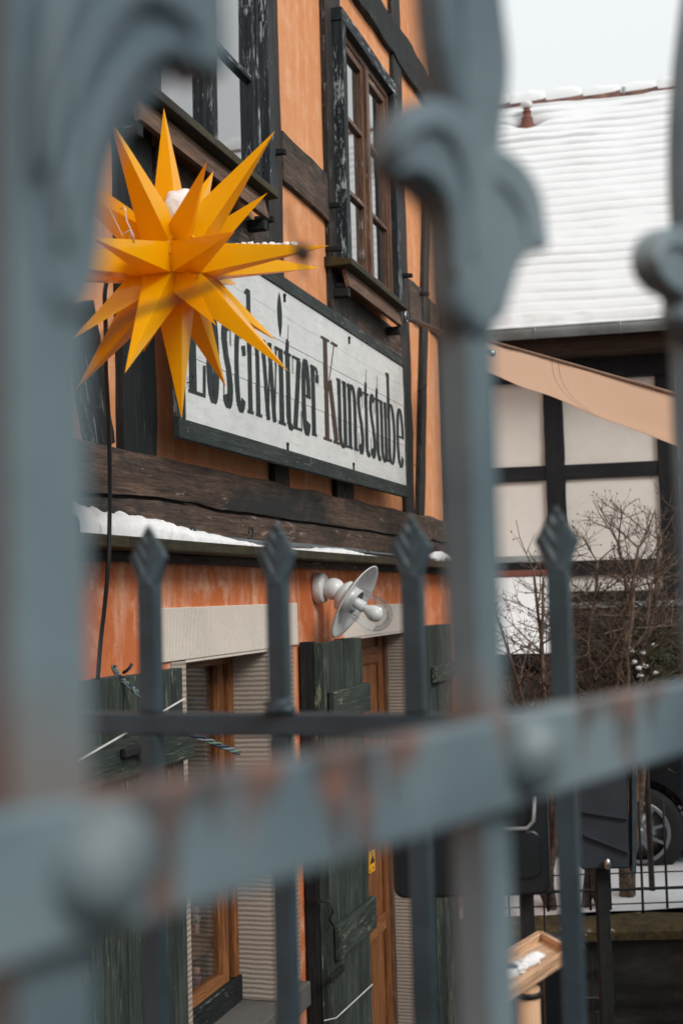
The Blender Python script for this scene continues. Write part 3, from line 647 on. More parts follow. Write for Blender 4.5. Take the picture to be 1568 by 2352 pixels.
for ch, xa, xb in TEXT:
    ua, ub = hu(xa, 1000, WB), hu(xb, 1000, WB); W = (ub-ua)/capH; t = (.114 if ch not in 'LK' else .130)*(.80 if ch in 'whc' else 1)
    m = H(); ns = 0
    for pts, tk, tn, *ln in glyph(ch, t, W):
        wv = WB-.0042+.00025*ns; ns += 1; n = len(pts); Lf, Rt = [], []; closed = n > 3 and abs(pts[0][0]-pts[-1][0]) < 1e-6 and abs(pts[0][1]-pts[-1][1]) < 1e-6
        for i in range(n):
            if closed: p, q = pts[(i-1) % (n-1)], pts[(i+1) % (n-1)]
            else: p, q = pts[max(0, i-1)], pts[min(n-1, i+1)]
            dx, dy = q[0]-p[0], q[1]-p[1]; l = math.hypot(dx, dy) or 1; k = abs(dy)/l; hwid = (tn+(tk-tn)*k**1.6)/2 if not ln else max(.0015, tk/2*math.sin(math.pi*i/(n-1))**.8); nx, ny = -dy/l, dx/l
            Lf.append((wv, ua+(pts[i][0]+nx*hwid)*capH, z_base+(pts[i][1]+ny*hwid)*capH)); Rt.append((wv, ua+(pts[i][0]-nx*hwid)*capH, z_base+(pts[i][1]-ny*hwid)*capH))
        m.add(Lf+Rt, [(i, i+1, n+i+1, n+i) for i in range(n-1)], (0, 1, 0))
    m.build('letter', M_LETB if ch == 'K' else M_LET, sign)  # only the K has the brown tint

# ================================================================== STAR
SD = 3.3
C = at(397, 606, SD); PXM = SD/F*1.0
LL, LT, E = 385*PXM, 308*PXM, .0755
vdir = (C-O); azc = math.atan2(vdir.x, vdir.y)
tocam = Vector((-math.sin(azc), -math.cos(azc), 0)); rgt = Vector((math.cos(azc), -math.sin(azc), 0))
tilt = Matrix.Rotation(R(-2.2), 4, vdir.normalized()) @ Matrix.Rotation(R(4.5), 4, rgt)
star = thing('star_lantern', Matrix.Translation(C), 'large yellow-orange Christmas star lantern with many pointed spikes before the sign', 'star lantern')
SM = Matrix.Translation(C) @ tilt
def sdir(az, el): return (tocam*math.cos(R(az))+rgt*math.sin(R(az)))*math.cos(R(el))+Vector((0, 0, 1))*math.sin(R(el))
RIN = E*(1+math.sqrt(2))/2
A0 = -25
def spike(d, up, n, L):
    d = d.normalized(); U = (up-d*up.dot(d)).normalized(); V = d.cross(U)
    if n == 4: rr = E/math.sqrt(2); base = [d*RIN+(U*math.cos(R(45+90*k))+V*math.sin(R(45+90*k)))*rr for k in range(4)]
    else: rr = E/math.sqrt(3); ri = E*1.2743; base = [d*ri+(U*math.cos(R(120*k+(180 if d.z > 0 else 0)))+V*math.sin(R(120*k+(180 if d.z > 0 else 0))))*rr for k in range(3)]
    tip = d*L; ctr = sum(base, Vector())/n; m = MB(SM)
    tq = [b.lerp(tip, .985) for b in base]
    vs = base+tq+[tip]; fs = [(i, (i+1) % n, n+(i+1) % n, n+i) for i in range(n)]+[(n+i, n+(i+1) % n, 2*n) for i in range(n)]
    m.add(vs, fs, d)
    for i in range(n):                        # folded glue seams at the foot, little rivets
        a, b = base[i], base[(i+1) % n]; mid = (a+b)/2
    return m.build('spike', M_STAR, star)
Z = Vector((0, 0, 1))
for k in range(8): spike(sdir(A0+45*k, 0), Z, 4, LL)
for s_ in (1, -1):
    for k in range(4): spike(sdir(A0+90*k, 45*s_), Z, 4, LL)
    for k in range(4): spike(sdir(A0+45+90*k, 35.264*s_), Z, 3, LT)
spike(Vector((0, 0, 1)), sdir(A0, 0), 4, LL*.94); spike(Vector((0, 0, -1)), sdir(A0, 0), 4, LL*.94)
# core seams (raised ribs between the faces)
m = MB(SM); hh = E/2
for k in range(8):
    p = sdir(A0+22.5+45*k, 0)*(RIN/math.cos(R(22.5))*1.002); m.tube([p+Z*hh, p-Z*hh], .0035, 6); m.blob(p*1.03+Z*.01, .004, .004, .004, 0, 8, 5)
    q = sdir(A0+22.5+45*(k+1), 0)*(RIN/math.cos(R(22.5))*1.002)
    for sg in (1, -1): m.tube([p+Z*hh*sg, q+Z*hh*sg], .003, 6); c_ = (p+q)/2*1.015+Z*hh*sg; m.blob(c_, .004, .004, .004, 0, 8, 5)
for k in range(4):
    for sg in (1, -1):
        d = sdir(A0+90*k, 45*sg); U = (Z-d*Z.dot(d)).normalized(); V = d.cross(U)
        for su in (1, -1): m.tube([d*RIN*1.003+U*hh+V*hh*su, d*RIN*1.003-U*hh+V*hh*su], .003, 6)
m.build('seam', M_STAR, star)
# snow caught in the star
m = MB(); q = at(417, 470, SD-.05); m.blob(q+Vector((0, 0, -.012)), .050, .046, .050, .14, 30, 20, 3)
o = m.build('snow_clump', M_SNOW); tag(o, 'lump of snow caught between the upper spikes of the star', 'snow')
m = MB(SM)
p0 = sdir(A0+90, 0)*LL
for k in range(9): t = .42+.045*k; q = sdir(A0+90, 0)*(LL*t); m.blob(q+Z*(E/2*(1-t)*1.12+.003), .010, .012, .0045+.002*(k % 3), .3, 10, 6, k)
o = m.build('snow_clump', M_SNOW); tag(o, 'thin crust of snow along the level right-hand spike of the star', 'snow')

# bracket arm and black cable feeding the star
def wp(px, py, Y): return at(px, py, Y)
m = MB(); P = [C+sdir(-150, 0)*RIN, wp(270, 622, 3.5), wp(257, 626, 3.55), wp(247, 642, 3.58), wp(241, 680, 3.6), wp(243, 740, 3.62), wp(244, 850, 3.64), wp(250, 960, 3.66), wp(253, 1080, 3.68), wp(252, 1200, 3.7), wp(249, 1300, 3.7), wp(240, 1400, 3.72), wp(232, 1470, 3.74), wp(225, 1560, 3.76)]
def smooth(P, k=6):
    out = []
    for i in range(len(P)-1):
        a, b, c, d = P[max(i-1, 0)], P[i], P[i+1], P[min(i+2, len(P)-1)]
        for j in range(k):
            t = j/k; out.append(.5*((2*b)+(c-a)*t+(2*a-5*b+4*c-d)*t*t+(3*b-a-3*c+d)*t**3))
    return out+[P[-1]]
m.tube(smooth([Vector(p) for p in P]), .0062, 8); m.tube([wp(283, 623, 3.48), wp(262, 622, 3.53)], .012, 8)
tag(m.build('power_cable', M_CABLE), 'black power cable hanging down from the back of the star', 'cable')
# fishing line and string round the left spikes
m = MB(); L_ = [wp(214, 398, 3.2), wp(232, 440, 3.18), wp(262, 500, 3.15), wp(290, 560, 3.12), wp(298, 590, 3.1)]; m.tube(smooth(L_), .0009, 5)
L_ = [wp(277, 480, 3.1), wp(287, 478, 3.05), wp(291, 505, 3.05), wp(302, 530, 3.05), wp(308, 548, 3.05), wp(306, 575, 3.08), wp(300, 590, 3.1), wp(290, 560, 3.08), wp(284, 540, 3.05), wp(300, 530, 3.04), wp(298, 548, 3.05), wp(276, 575, 3.08)]; m.tube(smooth(L_), .0016, 5)
L_ = [wp(212, 430, 3.2), wp(226, 470, 3.2), wp(235, 530, 3.2), wp(222, 560, 3.2), wp(205, 545, 3.2)]; m.tube(smooth(L_), .0008, 5)
tag(m.build('string', M_STRING), 'pale knotted string looped over the upper left spikes of the star', 'string')

# ================================================================== WALL LAMP
lu, lz = hw(734, 1351, WL+.02)
lamp = thing('wall_lamp', HM @ Matrix.Translation((WL, lu, lz)), 'white enamel wall lamp with round shade and clear glass above the door shutter', 'lamp')
m = H(); m.lathe([(0, .002), (.066, .002), (.070, .010), (.070, .036), (.064, .046), (.0, .046)], (WL, lu, lz), (1, 0, 0), 28); m.build('base', M_WHITE, lamp)
m = H(); ax = Vector((.85, -.02, -.52)).normalized(); piv = Vector((WL+.085, lu, lz-.005))
m.blob(piv, .052, .050, .050, 0, 20, 12); m.lathe([(.030, -.05), (.034, 0)], (WL+.04+.05, lu, lz), (1, 0, 0), 16); m.build('knuckle', M_WHITE, lamp)
S0 = piv+ax*.030
m = H(); m.lathe([(.040, 0), (.058, .012), (.072, .024), (.074, .052), (.066, .053), (.05, .05)], S0, ax, 28); m.build('socket_housing', M_WHITE, lamp)
S1 = S0+ax*.050
m = H(); m.lathe([(.060, -.004), (.075, .002), (.168, .032), (.182, .040), (.186, .037), (.182, .034), (.166, .026), (.078, -.006), (.060, -.010)], S1, ax, 40); m.build('lamp_shade', M_WHITE, lamp)
m = H(); m.lathe([(.062, .0), (.062, .045), (.056, .046)], S1, ax, 28); m.lathe([(.024, .02), (.026, .085), (.020, .088)], S1, ax, 16); m.build('socket', M_WHITE, lamp)
m = H(); G = [(.070, .03), (.076, .10), (.076, .148)]+[(.076*math.cos(R(a)), .148+.076*math.sin(R(a))) for a in range(10, 91, 10)]; m.lathe(G, S1, ax, 32); m.build('glass', M_CLEAR, lamp)
m = H(); Bp = [(.016, .085), (.020, .10), (.034, .125)]+[(.036*math.cos(R(a)), .142+.038*math.sin(R(a))) for a in range(-10, 91, 12)]; m.lathe(Bp, S1, ax, 24); m.build('bulb', M_WHITE, lamp)

# ================================================================== small things on the front
u, z = hw(936, 727, .04)
m = H(); Rg = .030
m.tube([(.03+Rg*0+.0, u+Rg*math.cos(t), z+Rg*math.sin(t)) for t in [2*math.pi*k/20 for k in range(21)]], .006, 6)
pA = HM @ Vector((.03, u+Rg, z-.004)); m2 = MB(); m2.v = [HM @ q for q in m.v]; m2.f = m.f; m2.ax = m.ax; m2.of = m.of; m2.sm = m.sm
pB = at(1130, 812, 6.1)
m2.tube([pA, pA.lerp(pB, .06)], .006, 6); m2.tube([pA.lerp(pB, .05), pB], .016, 10)
tag(m2.build('awning_crank', M_STEEL), 'steel rod with a ring at its end reaching out from the house below the window', 'rod')

# awning
aw = thing('awning', Matrix.Translation(at(1350, 900, 6)), 'pale orange canvas awning stretched out from the house, seen from below', 'awning')
qa, qb, qc, qd = at(1040, 762, 7.6), at(1560, 912, 5.2), at(1560, 1026, 5.7), at(1040, 826, 8.3)
m = MB()
def af(a, b):
    p = qa.lerp(qb, a).lerp(qd.lerp(qc, a), b); return p+Vector((0, 0, -.03*math.sin(math.pi*b)+.014*noise.noise(Vector((a*5+b*2, b*2.5, 0)))))
m.grid(af, 60, 12); o = m.build('canvas', M_AWN, aw); sm = o.modifiers.new('s', 'SOLIDIFY'); sm.thickness = .003
m = MB(); m.tube([qa.lerp(qb, k/20)+Vector((0, 0, .006)) for k in range(21)], .010, 6); m.build('hem', M_STITCH, aw)
m = MB(); 
for tt in (.53, .56): m.tube([Vector(af(tt+.16*b*b/12/12*(1), b/12))-Vector((0, 0, .004))+Vector((0, -.004, 0)) for b in range(13)], .0013, 5)
m.build('seam', M_STITCH, aw)

# twisted cord
m = [MB(), MB(), MB()]; P = smooth([at(262, 1532, 3.9), at(275, 1556, 3.9), at(300, 1577, 3.9), at(332, 1606, 3.9), at(385, 1650, 3.95), at(430, 1682, 4.0), at(490, 1706, 4.05), at(548, 1729, 4.1)], 14)
for s_ in range(3):
    Q = []
    for i, p in enumerate(P):
        t = i*.5+s_*2.1+.6*math.sin(i*.21); Q.append(Vector(p)+Vector((math.cos(t), .3, math.sin(t)))*.0055)
    m[s_].tube(Q, .0042, 6)
cord = thing('garland_cord', Matrix.Translation(at(262, 1532, 3.9)), 'twisted cord in blue, green and white sagging before the lower window', 'cord')
for mm, mt in zip(m, (M_SB, M_SG, M_SW)): mm.build('strand', mt, cord)
m = MB(); m.tube(smooth([at(284, 1545, 3.88), at(296, 1536, 3.86), at(304, 1524, 3.86)]), .005, 6); m.build('loose_end', M_SB, cord)
m = H(); P = [hw(180, 1748, WS+.05), hw(300, 1678, WS+.05), hw(425, 1604, WS+.05)]; m.tube([(WS+.05, a, b) for a, b in P], .003, 5)
tag(m.build('string', M_STRING), 'taut white string crossing the left green shutter', 'string')
m = H(); P = [hw(745, 2344, WS2+.04), hw(772, 2338, WS2+.04), hw(855, 2261, WS2+.04)]; m.tube([(WS2+.04, a, b) for a, b in P], .0028, 5)
tag(m.build('string', M_STRING), 'thin pale string across the lower part of the door shutter', 'string')

# yellow sticker with black pictogram on the door beside shutter 2
WK = WR+.022
a = hw(848, 1953, WK); b = hw(859.5, 2000, WK); ua, ub = a[0], hu(860, 1980, WK); zb, za = hz(848, 2008, WK), hz(848, 1958, WK)
stk = thing('warning_sticker', HM @ Matrix.Translation((WK, ua, zb)), 'small yellow plate with a stepped black symbol on the brown door', 'sign')
ub = ua+.105
m = H(); m.box(WR+.0145, WK, ua, ub, zb, za); m.build('plate', M_YEL, stk)
m = H(); hgt = za-zb; wd = ub-ua
for (x0, x1, y0, y1) in ((.12, .88, .40, .50), (.16, .84, .50, .56), (.24, .76, .56, .66), (.36, .64, .66, .72), (.45, .55, .72, .94), (.08, .20, .06, .14), (.70, .84, .10, .20), (.28, .60, .25, .265), (.34, .58, .12, .135), (.30, .62, .18, .19)):
    m.box(WK-.0005, WK+.001, ua+x0*wd, ua+x1*wd, zb+y0*hgt, zb+y1*hgt)
m.build('symbol', M_INK, stk)

# things inside the shop window
def inw(px, py, w_): u_, z_ = hw(px, py, w_); return Vector((w_, u_, z_))
WI = WR-.13
sh = thing('display_shelf', HM @ Matrix.Translation((WI-.1, o1r-.3, zs1+.05)), 'brown wooden shelf with drawers standing inside the shop window', 'shelf')
p1 = inw(522, 2135, WI-.16)
m = H(); ztop = inw(470, 2150, WI).z; m.box(WI-.24, WI+.05, o1l-.15, inw(504, 2150, WI).y, ztop-.035, ztop); m.build('shelf_board', M_PINE, sh, .003)
m = H(); ue = inw(520, 2200, WI-.06).y; zc = zs1+.06
m.box(WI-.34, WI-.06, o1l+.05, ue, zc, zc+.19); m.box(WI-.34, WI-.06, o1l+.05, ue, zc+.196, ztop-.04); m.build('drawer_chest', M_PINE, sh, .004)
def figurine(px, py, w_, s, cloth, lab, kind):
    p = inw(px, py, w_); f = thing('figurine', HM @ Matrix.Translation(p), lab, 'figurine', 'small figures in the shop window')
    m = H(); m.blob(p+Vector((0, 0, .052*s)), .016*s, .016*s, .024*s, .1, 12, 8); m.tube([p+Vector((0, 0, .058*s)), p+Vector((.006*s, .03*s, .060*s))], .005*s, 6); m.tube([p+Vector((0, -.004*s, .068*s)), p+Vector((.01*s, -.026*s, .058*s)), p+Vector((.02*s, -.008*s, .062*s))], .005*s, 6); m.build('torso', cloth, f)
    m = H(); m.blob(p+Vector((0, 0, .093*s)), .015*s, .015*s, .017*s, .05, 12, 8)
    for q in (-1, 1): m.tube([p+Vector((0, q*.008*s, .036*s)), p+Vector((.004*s, q*.010*s, .018*s)), p+Vector((0, q*.010*s, .002*s)), p+Vector((.012*s, q*.012*s, .002*s))], [.007*s, .006*s, .005*s, .004*s], 6)
    m.build('body', M_SKIN, f)
    if kind: m = H(); m.lathe([(0, 0), (.035*s, 0), (.037*s, .004*s), (0, .006*s)], p-Vector((0, 0, .006*s)), (0, 0, 1), 16); m.build('foot_plate', M_CREAMG, f)
    return f
figurine(452, 2143, WI+.02, .95, M_CREAMG, 'little winged figure in a white skirt playing a fiddle on the shelf', 0)
figurine(453, 2284, WI+.04, .95, M_PURP, 'little figure in a purple dress on a round cream foot plate', 1)
p = inw(455, 2198, WI+.03); m = H(); m.lathe([(.004, 0), (.012, .004), (.018, .02), (.024, .022), (.026, .028), (.018, .030), (.012, .022)], p, (0, 0, 1), 16); tag(m.build('flower_pot', M_BLUE), 'tiny blue pot with a wavy rim below the window shelf', 'pot')
p = inw(453, 1625, WI+.03); m = H(); m.lathe([(.028, 0), (.028, .02), (.040, .022), (.040, .028), (.0, .04)], p, (0, 0, 1), 16); f = m.build('toy_hat', M_BLUE)
tag(f, 'small blue hat-shaped ornament near the top of the shop window', 'ornament')
p = inw(448, 1690, WI+.03); m = H(); m.blob(p, .03, .022, .02, .4, 12, 8, 2); m.blob(p+Vector((0, .03, .01)), .02, .016, .016, .3, 10, 8, 4); tag(m.build('ornament', M_RED), 'small red painted ornament in the shop window below the blue hat', 'ornament')

# ================================================================== FENCE WITH SPEAR TIPS (about 1.3 m away)
def fY(px): return 1.32*(645+7900)/(px+7900)
fp0, fp1 = at(350, 1640, fY(350)), at(1290, 1640, fY(1290))
fang = math.atan2(fp1.y-fp0.y, fp1.x-fp0.x)
FM = frame(Vector((fp0.x, fp0.y, 0)), fang); FI = FM.inverted(); FNv = FM.to_3x3() @ Vector((0, -1, 0))
def fl(px, py, off=0): q = FI @ hit(px, py, FM @ Vector((0, -off, 0)), FNv); return q.x, q.z
fence = thing('spear_fence', FM, 'dark grey-blue iron fence with leaf-shaped spear tips in the middle distance', 'fence')
zr1, zr0 = fl(620, 1637)[1], fl(620, 1689)[1]
m = MB(FM); m.box(-.62, .95, -.009, .009, zr0, zr1, (1, 0, 0)); m.build('rail', M_FENCE, fence, .002)
m = MB(FM); m.box(-.62, .95, -.009, .009, 1.28, 1.302, (1, 0, 0)); m.build('rail', M_FENCE, fence, .002)
def spear(x, top, neck, hw_):
    hb = .0098
    m = MB(FM); m.box(x-hb, x+hb, -.0098, .0098, 1.15, zr0-.0005); m.box(x-hb, x+hb, -.0098, .0098, zr1+.0005, neck); bar = m.build('bar', M_FENCE, fence, .0018)
    # collar where the bar meets the rail
    H_ = top-neck; W_ = hw_
    def prof(t):                               # half-width up the leaf
        if t < .46: k = t/.46; return hb*1.02+(W_-hb)*(k**1.25)
        k = (t-.46)/.54; return W_*(1-k)**.97
    for sgn in (-1,):
        m = MB(FM); nu, nv = 18, 34
        def fn(a, b, side=1):
            xx = (a-.5)*2; wv = max(prof(b), .0003); X = xx*wv
            groove = math.sin((b*H_-abs(X)*1.9)/.0085*math.pi)*.0013*(1 if .06 < b < .93 else 0)*min(1, abs(1-abs(xx))*4)
            th = (.0085*(1-b)**1.6+.0022)*(1-abs(xx)**4*.35)+groove*(.4 if abs(xx) < .1 else 1)
            return (x+X, -side*max(th, .0006), neck+b*H_)
        m.grid(lambda a, b: fn(1-a, b, 1), nu, nv); m.grid(lambda a, b: fn(a, b, -1), nu, nv)
        # rim closing front and back
        m.grid(lambda a, b: tuple(Vector(fn(0, b, 1)).lerp(Vector(fn(0, b, -1)), a)), 1, nv); m.grid(lambda a, b: tuple(Vector(fn(1, b, -1)).lerp(Vector(fn(1, b, 1)), a)), 1, nv)
        m.build('spear_tip', M_FENCE, bar)
tips = [(57, 1215, 1356), (349, 1205, 1344), (645, 1196, 1340), (956, 1180, 1325), (1293, 1160, 1310), (1650, 1138, 1290)]
for i, (px, ty, ny) in enumerate(tips):
    x = fl(px, 1640)[0]; spear(x, fl(px-4, ty)[1], fl(px, ny)[1], .0205)
m = MB(FM); x = fl(648, 1630)[0]; m.blob((x, -.004, zr1+.006), .017, .014, .010, .3, 12, 8, 2); m.build('weld', M_FENCE, fence)

# ================================================================== FOREGROUND GATE (0.4 to 0.7 m away), out of focus
g1, g2 = at(76, 1370, .349), at(1087, 1370, .545)
gang = math.atan2(g2.y-g1.y, g2.x-g1.x); GM = frame(Vector((g1.x, g1.y, 0)), gang); GI = GM.inverted(); GN = GM.to_3x3() @ Vector((0, -1, 0))
def gl_(px, py, off=0): q = GI @ hit(px, py, GM @ Vector((0, -off, 0)), GN); return q.x, q.z
gate = thing('iron_gate', GM, 'blurred grey wrought-iron gate with rusty cross rail and leaf scrolls close to the camera', 'gate')
gsp = (Vector((g2.x, g2.y))-Vector((g1.x, g1.y))).length
RF = .020
zt, zb_ = gl_(1085, 1663, RF)[1], gl_(1085, 1888, RF)[1]
rail_o = thing('tmp', ID, 'x', 'x'); bpy.data.objects.remove(rail_o)
# rail mesh with its own origin on its top edge so that rust can follow that edge
RMX = GM @ Matrix.Translation((0, 0, zt))
m = MB(GM); m.box(-.35, .62, -RF, -.0085, zb_, zt, (1, 0, 0))
me_rail = m
T = RMX.inverted() @ GM
me = bpy.data.meshes.new('rail'); me.from_pydata([T @ q for q in m.v], [], m.f); me.materials.append(M_RAIL)
ro = bpy.data.objects.new('rail', me); col.objects.link(ro); ro.parent = gate; ro.matrix_parent_inverse = Matrix.Identity(4); ro.location = (0, 0, zt); bv = ro.modifiers.new('b', 'BEVEL'); bv.width = .0022; bv.segments = 3
ro['label'] = 'flat cross rail with orange rust along its upper edge'
BX = [0, gsp, 2.12*gsp, -gsp, 3.1*gsp]
for i, x in enumerate(BX):
    hb = .0130 if i == 0 else .0105
    m = MB(GM); m.box(x-hb, x+hb, -.0083, .0083, 1.15, EYE+.20); m.build('bar', M_GATE, gate, .0015)
    if i < 4 and i != 3:
        pass
    zc = (zt+zb_)/2+.002; m = MB(GM); m.lathe([(.0150, 0), (.0148, .004), (.0130, .009), (.0095, .0125), (.005, .0145), (0, .015)], (x+.0015, -RF, zc), (0, -1, 0), 24); m.build('rivet', M_RIVET, gate)
def ornament(outline, off, th, name='leaf_scroll', bev=.006):
    pts = [gl_(px, py, off) for px, py in outline]
    # resample smooth outline
    P = [Vector((a, 0, b)) for a, b in pts]; n = len(P); Q = []
    for i in range(n):
        a, b, c, d = P[(i-1) % n], P[i], P[(i+1) % n], P[(i+2) % n]
        for j in range(5): t = j/5; Q.append(.5*((2*b)+(c-a)*t+(2*a-5*b+4*c-d)*t*t+(3*b-a-3*c+d)*t**3))
    m = MB(GM); m.prism([q+Vector((0, -off-th/2, 0)) for q in Q], [q+Vector((0, -off+th/2, 0)) for q in Q]); o = m.build(name, M_GATE, gate)
    b = o.modifiers.new('b', 'BEVEL'); b.width = bev; b.segments = 4; b.limit_method = 'ANGLE'; b.angle_limit = R(60)
    return o
def ridge(path, off, r, name='scroll_ridge'):
    P = smooth([Vector((a, -off, b)) for a, b in [gl_(px, py, off) for px, py in path]], 6); n = len(P)
    m = MB(GM); m.tube(P, [r*(.35+.65*math.sin(math.pi*min(1, (i+1)/(n+1)))) for i in range(n)], 10); return m.build(name, M_GATE, gate)
# middle bar: left curl, right leaf, spearhead above
ornament([(1050, 760), (1018, 690), (1004, 520), (975, 462), (925, 428), (888, 392), (880, 340), (896, 280), (935, 240), (985, 232), (1035, 262), (1075, 330), (1110, 480), (1120, 700), (1090, 780)], .004, .018)
ornament([(1080, 640), (1085, 400), (1110, 345), (1150, 362), (1190, 405), (1215, 460), (1226, 530), (1229, 577), (1200, 582), (1165, 618), (1145, 680), (1120, 740)], .004, .015)
ornament([(1060, 420), (1032, 300), (1004, 180), (985, 60), (980, -120), (1020, -420), (1050, -520), (1080, -420), (1112, -120), (1124, 20), (1138, 140), (1136, 220), (1122, 320), (1110, 420)], .002, .016)
ridge([(905, 350), (945, 300), (1000, 290), (1045, 340), (1075, 450), (1085, 600)], .013, .0035)
ridge([(910, 395), (955, 385), (1005, 420), (1040, 500), (1050, 640)], .012, .003)
ridge([(1110, 400), (1160, 430), (1195, 490), (1210, 560)], .011, .003)
ridge([(1075, 330), (1070, 150), (1060, -50), (1050, -300)], .010, .003)
# right bar
ornament([(1600, 800), (1545, 740), (1548, 690), (1512, 665), (1485, 630), (1478, 580), (1495, 540), (1530, 522), (1570, 530), (1610, 560), (1660, 640), (1665, 780)], .004, .016)
ornament([(1590, 660), (1566, 560), (1556, 420), (1558, 260), (1568, 120), (1588, -40), (1602, -110), (1616, -40), (1640, 120), (1654, 290), (1652, 450), (1636, 580), (1620, 660)], .002, .014)
ridge([(1500, 600), (1530, 560), (1575, 570), (1610, 620), (1625, 720)], .012, .003)
# the same scrolls on the next upright, outside the picture
for o_ in [k for k in bpy.data.objects if k.parent == gate and k.name.startswith(('leaf_scroll', 'scroll_ridge'))][:7]:
    c_ = o_.copy(); col.objects.link(c_); c_.location = (2*gsp, 0, 0)
# left bar: big leaf curling over to the right
ornament([(60, 640), (40, 200), (60, -300), (180, -420), (330, -300), (430, -160), (468, 0), (478, 120), (470, 186), (440, 176), (400, 160), (362, 172), (330, 210), (290, 262), (240, 330), (212, 420), (200, 520), (185, 640), (130, 740)], .002, .018)
ridge([(150, 560), (180, 380), (240, 230), (320, 130), (400, 110), (450, 160)], .013, .0045)
ridge([(130, 480), (150, 260), (210, 90), (310, -10), (400, 20), (452, 80)], .012, .004)
ridge([(100, 400), (110, 150), (170, -80), (280, -200)], .012, .004)

# thin twig with a bud, hanging close behind the gate
m = MB(); m.tube(smooth([at(655, 470, .8), at(672, 540, .8), at(690, 580, .8), at(700, 640, .8)]), .0009, 6); m.blob(at(694, 580, .8), .006, .005, .0055, .2, 12, 8, 2)
m.build('twig', M_BRANCH2); tag(bpy.data.objects['twig'], 'blurred twig with a dark bud right of the star', 'twig'); m = MB()
m.tube(smooth([at(215, 800, .75), at(300, 725, .75), at(400, 690, .75), at(520, 640, .75)]), .0016, 6)
tag(m.build('twig', M_BRANCH2), 'blurred slanting twig crossing the lower spikes of the star', 'twig')

# ================================================================== FAR BUILDING
bp = at(1140, 1360, 13.0); bdir = R(-12.2)
BM = frame(Vector((bp.x, bp.y, 0)), bdir); BI = BM.inverted(); BN = BM.to_3x3() @ Vector((0, -1, 0))
def bl_(px, py, off=0.0): q = BI @ hit(px, py, BM @ Vector((0, -off, 0)), BN); return q.x, q.z
far = thing('timber_barn', BM, 'cream half-timbered building with a snow-covered tiled roof behind the bushes', 'house')
zg = bl_(1335, 745, .45)[1]; XL, XR = -3.4, 6.5
m = MB(BM); m.box(XL, XR, 0, 7, .5, zg+.1); m.build('wall', P_CREAM, far)
def fb(px0, px1, y0, y1, off=.03, mat=W_FAR, name='beam'):
    xs = [bl_(px0, (y0+y1)/2)[0] if px0 is not None else XL, bl_(px1, (y0+y1)/2)[0] if px1 is not None else XR]
    zz = [bl_(1300, y0)[1], bl_(1300, y1)[1]]; m = MB(BM); m.timber
    if abs(xs[1]-xs[0]) > abs(zz[0]-zz[1]): m.beam((xs[0], -off/2+.01, sum(zz)/2), (xs[1], -off/2+.01, sum(zz)/2), off, abs(zz[0]-zz[1]), (0, 1, 0), 20, .012)
    else: m.beam((sum(xs)/2, -off/2+.01, min(zz)), (sum(xs)/2, -off/2+.01, max(zz)), off, abs(xs[1]-xs[0]), (0, 1, 0), 14, .012)
    m.build(name, mat, far)
fb(None, None, 785, 828, .42, W_EAVE, 'eave_board')
fb(None, None, 828, 876, .10)
fb(None, None, 1068, 1102, .04)
fb(None, None, 1289, 1322, .05); fb(None, None, 1360, 1384, .06)
fb(1253, 1297, 876, 1289, .05, W_FAR, 'post'); fb(1513, 1560, 876, 1360, .05, W_FAR, 'post'); fb(1095, 1122, 790, 1289, .05, W_FAR, 'post')
m = MB(BM); m.box(XL, XR, -.12, -.001, bl_(1300, 1397)[1], bl_(1300, 1385)[1]); m.build('string_course', M_ZINC, far)
m = MB(BM); m.box(XL, XR, -.10, -.001, .5, bl_(1300, 1398)[1]); m.build('plinth', M_RUBBLE, far)
# roof
pit = R(50); RL = 4.02; NR = 28
yo, zo = -.50, zg-.02
def rp(s, x, h=0.0): return Vector((x, yo+s*math.cos(pit)-h*math.sin(pit), zo+s*math.sin(pit)+h*math.cos(pit)))
m = MB(BM); m.prism([rp(-.04, XL-.2), rp(-.04, XR), rp(RL, XR), rp(RL, XL-.2)], [rp(-.04, XL-.2, -.08), rp(-.04, XR, -.08), rp(RL, XR, -.08), rp(RL, XL-.2, -.08)]); roof = m.build('roof', M_TERRA, far)
vents = (bl_(1210, 250, -2.2)[0])
m = MB(BM); nu, nv = 220, NR*8
vx, vs_ = None, None
def roof_hit(px, py):
    n = BM.to_3x3() @ Vector((0, -math.sin(pit), math.cos(pit))); q = BI @ hit(px, py, BM @ rp(0, 0), n); return q.x, (q.y-yo)/math.cos(pit)
vx, vs_ = roof_hit(1211, 290)
def rs(a, b):
    x = XL-.2+(XR-XL+.2)*a; s = -.05+(RL-.03)*b; fr = (s/RL*NR) % 1.0
    h = .075+.022*noise.noise(Vector((x*1.1, s*1.1, 0)))+.006*noise.noise(Vector((x*5, s*5, 4)))
    amp = .013+.018*noise.noise(Vector((x*1.7, int(s/RL*NR)*.37, 7))); sag = .035*noise.noise(Vector((x*3.1, int(s/RL*NR)*1.7, 2)))
    amp *= .48+.75*max(0, min(1, b*1.15))+.4*noise.noise(Vector((x*.8, s*.8, 11)))
    h += amp*(math.sin(math.pi*min(1, (1-fr)*1.0+.12))**.8 if 0 < fr < 1 else 0)-amp*(1.3 if fr < .14 else 0)
    h -= .11*math.exp(-((x-vx)**2/.03+(s-vs_+.02)**2/.010)); 
    if b > .74: h -= .16*max(0, noise.noise(Vector((x*1.6, int(s/RL*NR)*3.3, 1)))-.05)*(1 if fr < .24 else 0)
    if b < .04: h += .02*noise.noise(Vector((x*6, 0, 5)))-.03*(1-b/.04)
    return rp(s+sag*.3, x, h)
m.grid(rs, nu, nv); m.build('roof_snow', M_RSNOW, roof)
